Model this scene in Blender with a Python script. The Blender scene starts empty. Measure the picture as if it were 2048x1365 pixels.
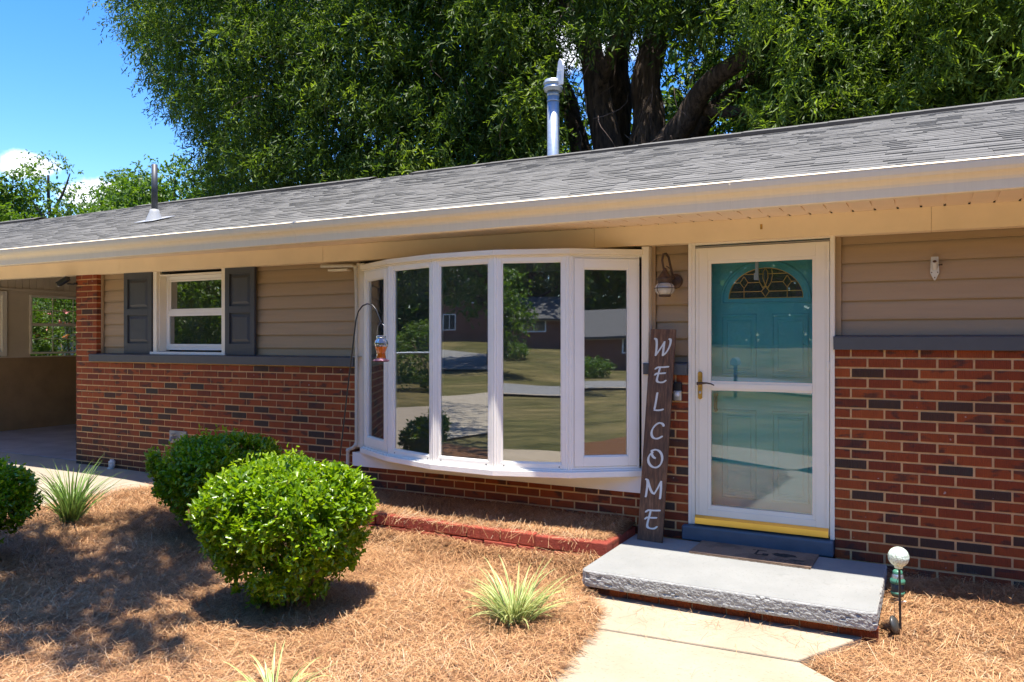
import bpy, bmesh, math, random
import numpy as np
from mathutils import Vector, Matrix, noise
R = math.radians; PI = math.pi
sc = bpy.context.scene
random.seed(7); rng = np.random.default_rng(11)

# ------------------------------------------------------------------ camera
CAMY, CAMZ, TH, FPX = -5.72, 1.462, R(28.15), 1580.0
cd = bpy.data.cameras.new("camera"); cam = bpy.data.objects.new("camera", cd)
sc.collection.objects.link(cam); sc.camera = cam
cam.location = (0, CAMY, CAMZ); cam.rotation_euler = (R(90), 0, TH)
cd.sensor_width = 36; cd.lens = 36 * FPX / 2048; cd.shift_y = -3.5 / 2048
cd.clip_start = 0.05; cd.clip_end = 900

# ------------------------------------------------------------------ light
SUN = Vector((0.10, -0.117, 1.0)).normalized()
sc.view_settings.view_transform = 'Standard'; sc.view_settings.look = 'None'
sc.view_settings.gamma = 1; sc.view_settings.exposure = 1.78
sd = bpy.data.lights.new("sun", 'SUN'); sd.energy = 3.4; sd.angle = R(0.55); sd.color = (1, 0.94, 0.85)
so = bpy.data.objects.new("sun", sd); sc.collection.objects.link(so)
so.rotation_euler = SUN.to_track_quat('Z', 'Y').to_euler(); so.location = (0, 0, 30)
wd = bpy.data.worlds.new("World"); sc.world = wd; wd.use_nodes = True
nt = wd.node_tree; N = nt.nodes; L = nt.links; N.clear()
sky = N.new('ShaderNodeTexSky'); sky.sky_type = 'NISHITA'; sky.sun_disc = False
sky.sun_elevation = math.asin(SUN.z); sky.sun_rotation = math.atan2(SUN.x, SUN.y)
sky.air_density = 1.0; sky.dust_density = 0.4; sky.ozone_density = 3.0
hsv = N.new('ShaderNodeHueSaturation'); hsv.inputs['Saturation'].default_value = 1.38; hsv.inputs['Value'].default_value = .84; hsv.inputs['Hue'].default_value = .512
L.new(sky.outputs[0], hsv.inputs['Color'])
bg = N.new('ShaderNodeBackground'); bg.inputs[1].default_value = 0.118
outw = N.new('ShaderNodeOutputWorld'); L.new(bg.outputs[0], outw.inputs[0])
tcw = N.new('ShaderNodeTexCoord')
def cloud(az, el, rx, rz, prev, seed):
    """a cumulus patch in the sky at azimuth az (deg, from +Y towards -X) and elevation el"""
    d = Vector((-math.sin(R(az)) * math.cos(R(el)), math.cos(R(az)) * math.cos(R(el)), math.sin(R(el))))
    u = d.cross(Vector((0, 0, 1))).normalized(); w = u.cross(d).normalized()
    def dot(v, s):
        n = N.new('ShaderNodeVectorMath'); n.operation = 'DOT_PRODUCT'; n.inputs[1].default_value = v
        L.new(tcw.outputs['Generated'], n.inputs[0])
        m = N.new('ShaderNodeMath'); m.operation = 'DIVIDE'; m.inputs[1].default_value = s; L.new(n.outputs['Value'], m.inputs[0]); return m
    a, b, c = dot(u, rx), dot(w, rz), dot(d, 1.0)
    cm = N.new('ShaderNodeCombineXYZ'); L.new(a.outputs[0], cm.inputs[0]); L.new(b.outputs[0], cm.inputs[1])
    ln = N.new('ShaderNodeVectorMath'); ln.operation = 'LENGTH'; L.new(cm.outputs[0], ln.inputs[0])
    nz = N.new('ShaderNodeTexNoise'); nz.inputs['Scale'].default_value = 14; nz.inputs['Detail'].default_value = 7; nz.inputs['Roughness'].default_value = .6
    mp = N.new('ShaderNodeMapping'); mp.inputs['Location'].default_value = (seed, 0, 0); L.new(tcw.outputs['Generated'], mp.inputs[0]); L.new(mp.outputs[0], nz.inputs['Vector'])
    ml = N.new('ShaderNodeMath'); ml.operation = 'MULTIPLY_ADD'; ml.inputs[1].default_value = 2.0; L.new(nz.outputs[0], ml.inputs[0]); L.new(ln.outputs['Value'], ml.inputs[2])
    mr = N.new('ShaderNodeMapRange'); mr.inputs['From Min'].default_value = 2.05; mr.inputs['From Max'].default_value = 1.55
    mr.interpolation_type = 'SMOOTHSTEP'; L.new(ml.outputs[0], mr.inputs['Value'])
    fr = N.new('ShaderNodeMath'); fr.operation = 'GREATER_THAN'; fr.inputs[1].default_value = 0; L.new(c.outputs[0], fr.inputs[0])
    mm = N.new('ShaderNodeMath'); mm.operation = 'MULTIPLY'; L.new(mr.outputs[0], mm.inputs[0]); L.new(fr.outputs[0], mm.inputs[1])
    mx = N.new('ShaderNodeMixRGB'); mx.inputs[2].default_value = (4.6, 4.8, 5.2, 1)
    L.new(mm.outputs[0], mx.inputs[0]); L.new(prev, mx.inputs[1]); return mx.outputs[0]
c_ = cloud(55.2, 9.1, 0.042, 0.022, hsv.outputs[0], 3.0)
c_ = cloud(59.5, 10.6, 0.03, 0.016, c_, 5.0)
c_ = cloud(23.5, 21.4, 0.07, 0.06, c_, 9.0)
L.new(c_, bg.inputs[0])

# ------------------------------------------------------------------ materials
def newmat(name):
    m = bpy.data.materials.new(name); m.use_nodes = True; t = m.node_tree; t.nodes.clear()
    o = t.nodes.new('ShaderNodeOutputMaterial'); b = t.nodes.new('ShaderNodeBsdfPrincipled')
    t.links.new(b.outputs[0], o.inputs[0]); return m, t, b, o
def col(c): return (c[0], c[1], c[2], 1)
def ramp(t, stops, inp):
    r = t.nodes.new('ShaderNodeValToRGB'); e = r.color_ramp.elements
    while len(e) < len(stops): e.new(.5)
    for i, (p, c) in enumerate(stops): e[i].position = p; e[i].color = col(c)
    t.links.new(inp, r.inputs[0]); return r.outputs[0]
def tex(t, kind, scale, detail=4, rough=.55, coord='Object', sc3=None):
    tc = t.nodes.new('ShaderNodeTexCoord'); mp = t.nodes.new('ShaderNodeMapping')
    if sc3: mp.inputs['Scale'].default_value = sc3
    t.links.new(tc.outputs[coord], mp.inputs[0])
    n = t.nodes.new('ShaderNodeTex' + kind); n.inputs['Scale'].default_value = scale
    if kind == 'Noise': n.inputs['Detail'].default_value = detail; n.inputs['Roughness'].default_value = rough
    t.links.new(mp.outputs[0], n.inputs['Vector']); return n.outputs[0]
def bump(t, b, h, s, d=.01):
    n = t.nodes.new('ShaderNodeBump'); n.inputs['Strength'].default_value = s; n.inputs['Distance'].default_value = d
    t.links.new(h, n.inputs['Height']); t.links.new(n.outputs[0], b.inputs['Normal'])
def mixc(t, f, a, b, mode='MIX'):
    m = t.nodes.new('ShaderNodeMixRGB'); m.blend_type = mode
    for i, v in ((0, f), (1, a), (2, b)):
        if isinstance(v, (float, int)): m.inputs[i].default_value = v
        elif isinstance(v, tuple): m.inputs[i].default_value = col(v)
        else: t.links.new(v, m.inputs[i])
    return m.outputs[0]
def plain(name, c, rough=.5, var=.12, scale=6, metal=0, bmp=0, bscale=60, spec=None, sc3=None):
    m, t, b, o = newmat(name)
    n = tex(t, 'Noise', scale, 6, .6, sc3=sc3)
    a = tuple(x * (1 - var) for x in c); d = tuple(min(1, x * (1 + var)) for x in c)
    t.links.new(ramp(t, [(.3, a), (.7, d)], n), b.inputs['Base Color'])
    b.inputs['Roughness'].default_value = rough; b.inputs['Metallic'].default_value = metal
    if spec is not None: b.inputs['Specular IOR Level'].default_value = spec
    if bmp: bump(t, b, tex(t, 'Noise', bscale, 5, .6), bmp)
    return m
def attr(t, name='rnd'):
    a = t.nodes.new('ShaderNodeAttribute'); a.attribute_name = name; return a.outputs['Fac']
def brickmat():
    m, t, b, o = newmat('brick_red'); r = attr(t)
    c = ramp(t, [(0, (.42, .088, .017)), (.35, (.35, .066, .013)), (.74, (.28, .049, .012)), (.88, (.19, .038, .014)), (.93, (.085, .038, .022)), (1, (.060, .044, .032))], r)
    c = mixc(t, ramp(t, [(.56, (0, 0, 0)), (.62, (.75, .75, .75))], tex(t, 'Noise', 5.5, 3, .5, sc3=(1, 1, 2.4))), c, (.075, .034, .024))
    n = tex(t, 'Noise', 9, 5, .7)
    c = mixc(t, .35, c, ramp(t, [(.35, (.35, .35, .35)), (.7, (1, 1, 1))], n), 'MULTIPLY')
    # damp, dirty patch low down at the carport corner
    tc = t.nodes.new('ShaderNodeTexCoord'); sx = t.nodes.new('ShaderNodeSeparateXYZ'); t.links.new(tc.outputs['Object'], sx.inputs[0])
    mz = t.nodes.new('ShaderNodeMapRange'); mz.inputs[1].default_value = .62; mz.inputs[2].default_value = .05; t.links.new(sx.outputs[2], mz.inputs[0])
    mxr = t.nodes.new('ShaderNodeMapRange'); mxr.inputs[1].default_value = -7.1; mxr.inputs[2].default_value = -7.9; t.links.new(sx.outputs[0], mxr.inputs[0])
    n2 = tex(t, 'Noise', 3, 5, .65)
    mm = t.nodes.new('ShaderNodeMath'); mm.operation = 'MULTIPLY'; t.links.new(mz.outputs[0], mm.inputs[0]); t.links.new(mxr.outputs[0], mm.inputs[1])
    m2 = t.nodes.new('ShaderNodeMath'); m2.operation = 'MULTIPLY'; t.links.new(mm.outputs[0], m2.inputs[0]); t.links.new(ramp(t, [(.3, (.3, .3, .3)), (.6, (1, 1, 1))], n2), m2.inputs[1])
    c = mixc(t, m2.outputs[0], c, (.030, .026, .015))
    # white paint flecks
    v = tex(t, 'Noise', 26, 2, .4)
    c = mixc(t, ramp(t, [(.745, (0, 0, 0)), (.775, (.7, .7, .7))], v), c, (.5, .45, .42))
    t.links.new(c, b.inputs['Base Color']); b.inputs['Roughness'].default_value = .85
    w = t.nodes.new('ShaderNodeTexWave'); w.bands_direction = 'X'; w.inputs['Scale'].default_value = 32; w.inputs['Distortion'].default_value = 2.5; w.inputs['Detail'].default_value = 3
    t.links.new(tc.outputs['Object'], w.inputs[0]); ad = t.nodes.new('ShaderNodeMath'); ad.operation = 'MULTIPLY_ADD'; ad.inputs[1].default_value = .8
    t.links.new(tex(t, 'Noise', 90, 3), ad.inputs[0]); t.links.new(w.outputs[1], ad.inputs[2]); bump(t, b, ad.outputs[0], .9, .004)
    return m
def leafmat(name, stops, trans=.35, rough=.45, spec=.5):
    m, t, b, o = newmat(name); r = attr(t)
    c = ramp(t, stops, r); t.links.new(c, b.inputs['Base Color']); b.inputs['Roughness'].default_value = rough
    b.inputs['Specular IOR Level'].default_value = spec
    tr = t.nodes.new('ShaderNodeBsdfTranslucent'); t.links.new(mixc(t, 1.0, c, (1.5, 1.55, .5), 'MULTIPLY'), tr.inputs[0])
    mx = t.nodes.new('ShaderNodeMixShader'); mx.inputs[0].default_value = trans
    t.links.new(b.outputs[0], mx.inputs[1]); t.links.new(tr.outputs[0], mx.inputs[2]); t.links.new(mx.outputs[0], o.inputs[0]); return m
def glassmat(name, refl=.22, tint=(.8, .85, .84), wob=.0, slope=1.0):
    m, t, b, o = newmat(name); t.nodes.remove(b)
    g = t.nodes.new('ShaderNodeBsdfGlossy'); g.inputs['Roughness'].default_value = 0.012 if wob else 0.0; g.inputs[0].default_value = (1, 1, 1, 1)
    tr = t.nodes.new('ShaderNodeBsdfTransparent'); tr.inputs[0].default_value = col(tint)
    lw = t.nodes.new('ShaderNodeFresnel'); lw.inputs[0].default_value = 1.5
    ad = t.nodes.new('ShaderNodeMath'); ad.operation = 'MULTIPLY_ADD'; ad.inputs[1].default_value = slope; ad.inputs[2].default_value = refl; ad.use_clamp = True
    t.links.new(lw.outputs[0], ad.inputs[0])
    mx = t.nodes.new('ShaderNodeMixShader'); t.links.new(ad.outputs[0], mx.inputs[0]); t.links.new(tr.outputs[0], mx.inputs[1]); t.links.new(g.outputs[0], mx.inputs[2]); df = t.nodes.new('ShaderNodeBsdfDiffuse'); df.inputs[0].default_value = (.75, .78, .78, 1); m2 = t.nodes.new('ShaderNodeMixShader')
    t.links.new(ramp(t, [(.3, (.010, .010, .010)), (.75, (.030, .030, .030))], tex(t, 'Noise', 2.5, 4, .6)), m2.inputs[0]); t.links.new(mx.outputs[0], m2.inputs[1]); t.links.new(df.outputs[0], m2.inputs[2]); t.links.new(m2.outputs[0], o.inputs[0])
    if wob: bump(t, g, tex(t, 'Noise', 1.1, 1, .4), wob, .02)
    return m
M = {}
M['brick'] = brickmat()
M['mortar'] = plain('mortar', (.66, .40, .185), .95, .18, 14, bmp=.4, bscale=200)
M['siding'] = plain('vinyl_siding', (.40, .275, .155), .55, .06, 5, bmp=.15, bscale=30, sc3=(.3, 1, 6))
M['frieze'] = plain('cream_board', (.90, .73, .48), .5, .05, 3)
M['soffit'] = plain('soffit_panel', (.90, .72, .52), .5, .04, 3)
M['gutter'] = plain('gutter_enamel', (.86, .73, .52), .6, .025, 4, sc3=(12, 1, .6))
M['white'] = plain('white_vinyl', (.90, .86, .79), .38, .03, 3)
M['cream'] = plain('cream_trim', (.88, .80, .66), .45, .04, 3)
M['ledge'] = plain('grey_paint', (.075, .08, .088), .5, .08, 8, bmp=.1)
M['shutter'] = plain('shutter_paint', (.060, .064, .072), .5, .07, 9, bmp=.2, bscale=80, sc3=(8, 1, .5))
M['sash'] = plain('sash_grey', (.30, .28, .25), .5)
M['dark'] = plain('dark_interior', (.045, .04, .035), .9)
M['room'] = plain('room_wall', (.10, .09, .075), .9)
M['seat'] = plain('window_board', (.22, .22, .21), .5)
M['roomfloor'] = plain('room_floor', (.06, .04, .03), .6)
M['curtain'] = plain('curtain', (.34, .33, .28), .9, .1, 3, sc3=(14, 14, .3))
M['blind'] = plain('blind', (.34, .31, .24), .8, .1, 3, sc3=(1, 1, 40))
M['glass'] = glassmat('window_glass', .20, wob=.10)
M['stormglass'] = glassmat('storm_glass', .045, (.95, .97, .97), wob=.05)
M['smallglass'] = glassmat('small_window_glass', .24, (.6, .62, .6))
M['clear'] = glassmat('clear_glass', .05, (.92, .93, .93))
M['teal'] = plain('teal_door', (.07, .50, .52), .42, .05, 4)
M['step'] = plain('blue_grey_paint', (.075, .105, .14), .5, .12, 9, bmp=.3, bscale=30)
M['gold'] = plain('brass_kick_plate', (.85, .55, .10), .28, .06, 3, metal=.75)
M['brass'] = plain('old_brass', (.50, .30, .07), .4, .35, 40, metal=.9)
M['bronze'] = plain('dark_bronze', (.09, .055, .038), .5, .3, 30, metal=.5)
M['black'] = plain('black_metal', (.014, .014, .016), .38, .2, 20)
M['came'] = plain('brass_came', (.85, .5, .08), .3, .1, 9, metal=.6)
M['plastic'] = plain('white_plastic', (.62, .60, .55), .45, .06, 9)
M['pvc'] = plain('cream_pipe', (.58, .53, .42), .4, .05, 6)
M['galv'] = plain('galvanised', (.42, .47, .52), .38, .12, 14, metal=.55, sc3=(1, 1, 3))
M['vent'] = plain('vent_pipe', (.045, .050, .060), .5, .3, 12)
M['lead'] = plain('lead_flashing', (.34, .35, .36), .55)
M['silver'] = plain('brushed_metal', (.5, .5, .5), .35, metal=.8)
M['letter'] = plain('white_lettering', (.66, .68, .66), .6, .05, 20)
def barkmat():
    m, t, b, o = newmat('furrowed_bark'); n = tex(t, 'Noise', 2.2, 7, .7, sc3=(7, 7, .9))
    t.links.new(ramp(t, [(.36, (.018, .012, .009)), (.50, (.085, .056, .038)), (.68, (.17, .118, .084))], n), b.inputs['Base Color']); b.inputs['Roughness'].default_value = .95; bump(t, b, n, 1.0, .09); return m
M['bark'] = barkmat()
M['twig'] = plain('twig', (.10, .065, .045), .9, .3, 30)
M['stem'] = plain('shrub_stem', (.22, .15, .09), .9, .3, 30)
M['asphalt'] = plain('asphalt', (.19, .185, .18), .9, .12, 2, bmp=.2, bscale=200)
M['roofgrey'] = plain('neighbour_roof', (.085, .083, .082), .9, .2, 8)
M['nbrick'] = plain('neighbour_brick', (.19, .085, .055), .9, .35, 20)
M['ncream'] = plain('neighbour_cream', (.42, .38, .28), .8)
M['nwhite'] = plain('neighbour_white', (.75, .75, .75), .6)
M['nglass'] = plain('neighbour_pane', (.03, .04, .05), .1, spec=.8)
M['greenplastic'] = plain('green_plastic', (.06, .20, .13), .4)
M['darkplastic'] = plain('dark_plastic', (.05, .05, .045), .35)
M['orange'] = None
def shingle():
    m, t, b, o = newmat('asphalt_shingle'); r = attr(t)
    c = ramp(t, [(0, (.120, .114, .100)), (.5, (.140, .134, .119)), (1, (.165, .158, .142))], r)
    n = tex(t, 'Noise', 160, 2, .7); c = mixc(t, .5, c, ramp(t, [(.3, (.7, .7, .7)), (.7, (1.2, 1.2, 1.2))], n), 'MULTIPLY')
    n = tex(t, 'Noise', .5, 4, .6); c = mixc(t, .5, c, ramp(t, [(.35, (.82, .82, .82)), (.65, (1.1, 1.1, 1.1))], n), 'MULTIPLY')
    t.links.new(c, b.inputs['Base Color']); b.inputs['Roughness'].default_value = .95; bump(t, b, tex(t, 'Noise', 220, 2), .5, .004); return m
M['shingle'] = shingle()
def concrete(name, a, b_, sp, bmp=.5, pits=True):
    m, t, b, o = newmat(name)
    c = ramp(t, [(.3, a), (.72, b_)], tex(t, 'Noise', 2.2, 7, .65))
    c = mixc(t, ramp(t, [(.60, (0, 0, 0)), (.68, (.55, .55, .55))], tex(t, 'Noise', 55, 3, .6)), c, sp)
    c = mixc(t, ramp(t, [(.60, (0, 0, 0)), (.72, (.5, .5, .5))], tex(t, 'Noise', 5, 6, .7)), c, tuple(x * .75 for x in a))
    t.links.new(c, b.inputs['Base Color']); b.inputs['Roughness'].default_value = .9
    bump(t, b, tex(t, 'Noise', 70, 5, .7), bmp, .004); return m
M['path'] = concrete('walk_concrete', (.29, .228, .152), (.385, .31, .215), (.20, .135, .08))
M['drive'] = concrete('drive_concrete', (.27, .225, .165), (.34, .29, .22), (.20, .165, .12), .3)
M['carfloor'] = plain('carport_floor', (.32, .29, .28), .6, .25, 2)
M['slabtop'] = concrete('painted_slab', (.200, .203, .192), (.250, .252, .238), (.135, .13, .12), .12)
def redblock():
    m, t, b, o = newmat('red_painted_block'); r = attr(t)
    c = ramp(t, [(0, (.24, .034, .016)), (1, (.33, .055, .026))], r)
    c = mixc(t, ramp(t, [(.62, (0, 0, 0)), (.70, (.6, .6, .6))], tex(t, 'Noise', 30, 4, .6)), c, (.12, .035, .022))
    t.links.new(c, b.inputs['Base Color']); b.inputs['Roughness'].default_value = .8; bump(t, b, tex(t, 'Noise', 60, 5, .75), 1.0, .012); return m
M['redblock'] = redblock()
def wood():
    m, t, b, o = newmat('stained_wood')
    n = tex(t, 'Noise', 5, 8, .68, sc3=(11, 11, .8)); n2 = tex(t, 'Noise', 2.3, 3, .5)
    c = ramp(t, [(.32, (.050, .024, .013)), (.5, (.150, .070, .034)), (.68, (.29, .155, .080))], n)
    c = mixc(t, ramp(t, [(.35, (.6, .6, .6)), (.6, (0, 0, 0))], n2), c, (.05, .032, .026))
    t.links.new(c, b.inputs['Base Color']); b.inputs['Roughness'].default_value = .6; bump(t, b, n, .3, .003); return m
M['wood'] = wood()
def mat_coir():
    m, t, b, o = newmat('coir_mat')
    tc = t.nodes.new('ShaderNodeTexCoord')
    n = tex(t, 'Noise', 240, 3, .7); c = ramp(t, [(.3, (.15, .095, .060)), (.7, (.40, .27, .18))], n)
    c = mixc(t, ramp(t, [(.5, (0, 0, 0)), (.62, (.5, .5, .5))], tex(t, 'Noise', 4, 4, .6)), c, (.07, .045, .035))
    t.links.new(c, b.inputs['Base Color']); b.inputs['Roughness'].default_value = 1; bump(t, b, n, .8, .01); return m
M['coir'] = mat_coir()
M['coirmark'] = plain('faded_black_print', (.028, .022, .020), 1, .6, 60, bmp=.5, bscale=240)
def ground_mat(name, a, b_, c_, s1=3, s2=60, bmp=.6):
    m, t, b, o = newmat(name)
    c = ramp(t, [(.3, a), (.65, b_)], tex(t, 'Noise', s2, 6, .75))
    c = mixc(t, ramp(t, [(.4, (0, 0, 0)), (.65, (.75, .75, .75))], tex(t, 'Noise', s1, 5, .6)), c, c_)
    t.links.new(c, b.inputs['Base Color']); b.inputs['Roughness'].default_value = 1; b.inputs['Specular IOR Level'].default_value = .1
    bump(t, b, tex(t, 'Noise', s2 * 1.5, 5, .8), bmp, .03); return m
def lawnmat():
    m = ground_mat('lawn_turf', (.045, .052, .018), (.125, .112, .045), (.21, .165, .080), .22, 5, 1.0); t = m.node_tree; b = [n for n in t.nodes if n.type == 'BSDF_PRINCIPLED'][0]; old = b.inputs['Base Color'].links[0].from_socket
    c = mixc(t, .8, old, ramp(t, [(.36, (.38, .42, .34)), (.62, (1.25, 1.2, 1.1))], tex(t, 'Noise', 1.1, 6, .7, sc3=(.6, 1.3, 1))), 'MULTIPLY'); t.links.new(c, b.inputs['Base Color']); return m
M['lawn'] = lawnmat()

M['duff'] = ground_mat('straw_duff', (.075, .035, .017), (.20, .10, .048), (.13, .062, .03), 5, 90)
def needlemat():
    m, t, b, o = newmat('pine_needles'); r = attr(t)
    c = ramp(t, [(0, (.07, .030, .014)), (.25, (.23, .10, .042)), (.52, (.41, .205, .080)), (.8, (.56, .33, .15)), (1, (.62, .46, .29))], r)
    t.links.new(c, b.inputs['Base Color']); b.inputs['Roughness'].default_value = .7; return m
M['needle'] = needlemat()
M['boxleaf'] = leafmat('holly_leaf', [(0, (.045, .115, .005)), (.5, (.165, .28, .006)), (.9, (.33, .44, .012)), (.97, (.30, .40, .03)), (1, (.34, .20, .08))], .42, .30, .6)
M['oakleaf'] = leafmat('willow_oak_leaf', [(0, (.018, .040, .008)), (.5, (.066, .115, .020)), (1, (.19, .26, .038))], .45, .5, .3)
M['farleaf'] = leafmat('far_leaf', [(0, (.035, .080, .010)), (.5, (.080, .155, .014)), (1, (.15, .23, .022))], .4, .5)
M['yellowleaf'] = leafmat('bright_leaf', [(0, (.04, .085, .010)), (.5, (.085, .16, .014)), (1, (.15, .22, .02))], .45, .5)
M['pink'] = leafmat('pink_petal', [(0, (.6, .18, .2)), (1, (.8, .35, .33))], .3, .6)
def lirmat():
    m, t, b, o = newmat('variegated_blade'); r = attr(t)
    tc = t.nodes.new('ShaderNodeTexCoord'); sx = t.nodes.new('ShaderNodeSeparateXYZ'); t.links.new(tc.outputs['UV'], sx.inputs[0])
    c = ramp(t, [(0, (.62, .64, .26)), (.24, (.70, .70, .34)), (.36, (.20, .33, .035)), (.64, (.16, .29, .030)), (.76, (.70, .70, .34)), (1, (.62, .64, .26))], sx.outputs[0])
    c = mixc(t, r, c, (.13, .25, .03)); t.links.new(c, b.inputs['Base Color']); b.inputs['Roughness'].default_value = .4
    tr = t.nodes.new('ShaderNodeBsdfTranslucent'); t.links.new(c, tr.inputs[0]); mx = t.nodes.new('ShaderNodeMixShader'); mx.inputs[0].default_value = .3
    t.links.new(b.outputs[0], mx.inputs[1]); t.links.new(tr.outputs[0], mx.inputs[2]); t.links.new(mx.outputs[0], o.inputs[0]); return m
M['blade'] = lirmat()
def crackle():
    m, t, b, o = newmat('crackled_glass_ball')
    v = tex(t, 'Voronoi', 90); c = ramp(t, [(0, (.80, .82, .72)), (.5, (.62, .74, .62)), (1, (.70, .68, .45))], tex(t, 'Noise', 14, 4, .7))
    c = mixc(t, ramp(t, [(.5, (0, 0, 0)), (.65, (.6, .6, .6))], v), c, (.30, .36, .28))
    t.links.new(c, b.inputs['Base Color']); b.inputs['Roughness'].default_value = .12; bump(t, b, v, .6, .004); return m
M['ball'] = crackle()
def nectar():
    m, t, b, o = newmat('orange_nectar_glass'); tc = t.nodes.new('ShaderNodeTexCoord'); sx = t.nodes.new('ShaderNodeSeparateXYZ'); t.links.new(tc.outputs['Object'], sx.inputs[0])
    b.inputs['Base Color'].default_value = (.75, .17, .015, 1); b.inputs['Roughness'].default_value = .08
    b.inputs['Transmission Weight'].default_value = .45; b.inputs['IOR'].default_value = 1.4; return m
M['nectar'] = nectar()
M['feedclear'] = glassmat('iridescent_clear_glass', .10, (.55, .60, .72), slope=1.6)
M['feedglass'] = plain('iridescent_glass', (.36, .42, .58), .06, .25, 30, spec=.9)
M['feedbase'] = plain('purple_bronze_base', (.12, .055, .085), .3, .3, 20, metal=.6)
M['globe'] = plain('seeded_glass', (.46, .42, .35), .12, .2, 18, spec=.8)
M['block'] = plain('painted_block', (.42, .26, .12), .8, .15, 3, bmp=.3, bscale=40)
M['carsiding'] = plain('carport_siding', (.72, .60, .44), .6, .05, 4)

# ------------------------------------------------------------------ mesh helpers
COL = sc.collection
def tag(o, label=None, cat=None, group=None, kind=None):
    for k, v in (('label', label), ('category', cat), ('group', group), ('kind', kind)):
        if v: o[k] = v
    return o
def empty(name, loc=(0, 0, 0), rz=0.0, label=None, cat=None, group=None):
    o = bpy.data.objects.new(name, None); COL.objects.link(o); o.location = loc; o.rotation_euler = (0, 0, rz); o.empty_display_size = .1
    return tag(o, label, cat, group)
class MB:
    def __init__(s): s.v = []; s.f = []; s.m = []; s.r = []; s.sm = []; s.T = None; s.mi = 0; s.rv = None
    def add(s, vs, fs, smooth=False, r=None):
        b = len(s.v); s.v += [tuple(s.T @ Vector(p)) if s.T else tuple(p) for p in vs]
        rr = r if r is not None else (s.rv if s.rv is not None else .5)
        for f in fs: s.f.append([b + i for i in f]); s.m.append(s.mi); s.r.append(rr); s.sm.append(smooth)
    def box(s, x0, x1, y0, y1, z0, z1, r=None, skip=''):
        v = [(x0, y0, z0), (x1, y0, z0), (x1, y1, z0), (x0, y1, z0), (x0, y0, z1), (x1, y0, z1), (x1, y1, z1), (x0, y1, z1)]
        f = {'b': (0, 3, 2, 1), 't': (4, 5, 6, 7), 'f': (0, 1, 5, 4), 'k': (2, 3, 7, 6), 'l': (3, 0, 4, 7), 'r': (1, 2, 6, 5)}
        s.add(v, [f[k] for k in f if k not in skip], r=r)
    def prism(s, poly, z0, z1, r=None):  # poly ccw in xy
        n = len(poly); v = [(x, y, z0) for x, y in poly] + [(x, y, z1) for x, y in poly]
        s.add(v, [tuple(range(n))[::-1], tuple(range(n, 2 * n))] + [(i, (i + 1) % n, n + (i + 1) % n, n + i) for i in range(n)], r=r)
    def extrude_x(s, prof, x0, x1, smooth=False, caps=True, dz0=0., dz1=0.):  # prof list of (y,z)
        n = len(prof); v = [(x0, y, z + dz0) for y, z in prof] + [(x1, y, z + dz1) for y, z in prof]
        s.add(v, [(i, (i + 1) % n, n + (i + 1) % n, n + i) for i in range(n)], smooth)
        if caps: s.add(v, [tuple(range(n)), tuple(range(n, 2 * n))[::-1]])
    def tube(s, pts, rad, seg=8, smooth=True, caps=True):
        pts = [Vector(p) for p in pts]; n = len(pts); rad = rad if isinstance(rad, (list, tuple)) else [rad] * n
        vs = []; up = None
        for i, p in enumerate(pts):
            d = (pts[min(i + 1, n - 1)] - pts[max(i - 1, 0)]).normalized()
            if up is None: up = d.orthogonal().normalized()
            up = (up - d * up.dot(d)); up = up.normalized() if up.length > 1e-6 else d.orthogonal().normalized()
            w = d.cross(up)
            for k in range(seg):
                a = 2 * PI * k / seg; vs.append(p + (up * math.cos(a) + w * math.sin(a)) * rad[i])
        fs = [(i * seg + k, i * seg + (k + 1) % seg, (i + 1) * seg + (k + 1) % seg, (i + 1) * seg + k) for i in range(n - 1) for k in range(seg)]
        s.add(vs, fs, smooth)
        if caps: s.add(vs, [tuple(range(seg))[::-1], tuple(range((n - 1) * seg, n * seg))])
    def lathe(s, prof, seg=24, c=(0, 0, 0), smooth=True):  # prof (r,z)
        n = len(prof); vs = [(c[0] + r * math.cos(2 * PI * k / seg), c[1] + r * math.sin(2 * PI * k / seg), c[2] + z) for r, z in prof for k in range(seg)]
        s.add(vs, [(i * seg + k, i * seg + (k + 1) % seg, (i + 1) * seg + (k + 1) % seg, (i + 1) * seg + k) for i in range(n - 1) for k in range(seg)], smooth)
    def build(s, name, mats, parent=None, bevel=0, loc=None):
        me = bpy.data.meshes.new(name); me.from_pydata(s.v, [], s.f)
        mats = mats if isinstance(mats, (list, tuple)) else [mats]
        for m in mats: me.materials.append(m)
        me.polygons.foreach_set('material_index', s.m); me.polygons.foreach_set('use_smooth', s.sm)
        a = me.attributes.new('rnd', 'FLOAT', 'FACE'); a.data.foreach_set('value', s.r); me.update()
        o = bpy.data.objects.new(name, me); COL.objects.link(o)
        if parent: o.parent = parent
        if loc: o.location = loc
        if bevel:
            b = o.modifiers.new('bevel', 'BEVEL'); b.width = bevel; b.segments = 2; b.limit_method = 'ANGLE'; b.angle_limit = R(40)
        return o
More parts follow.
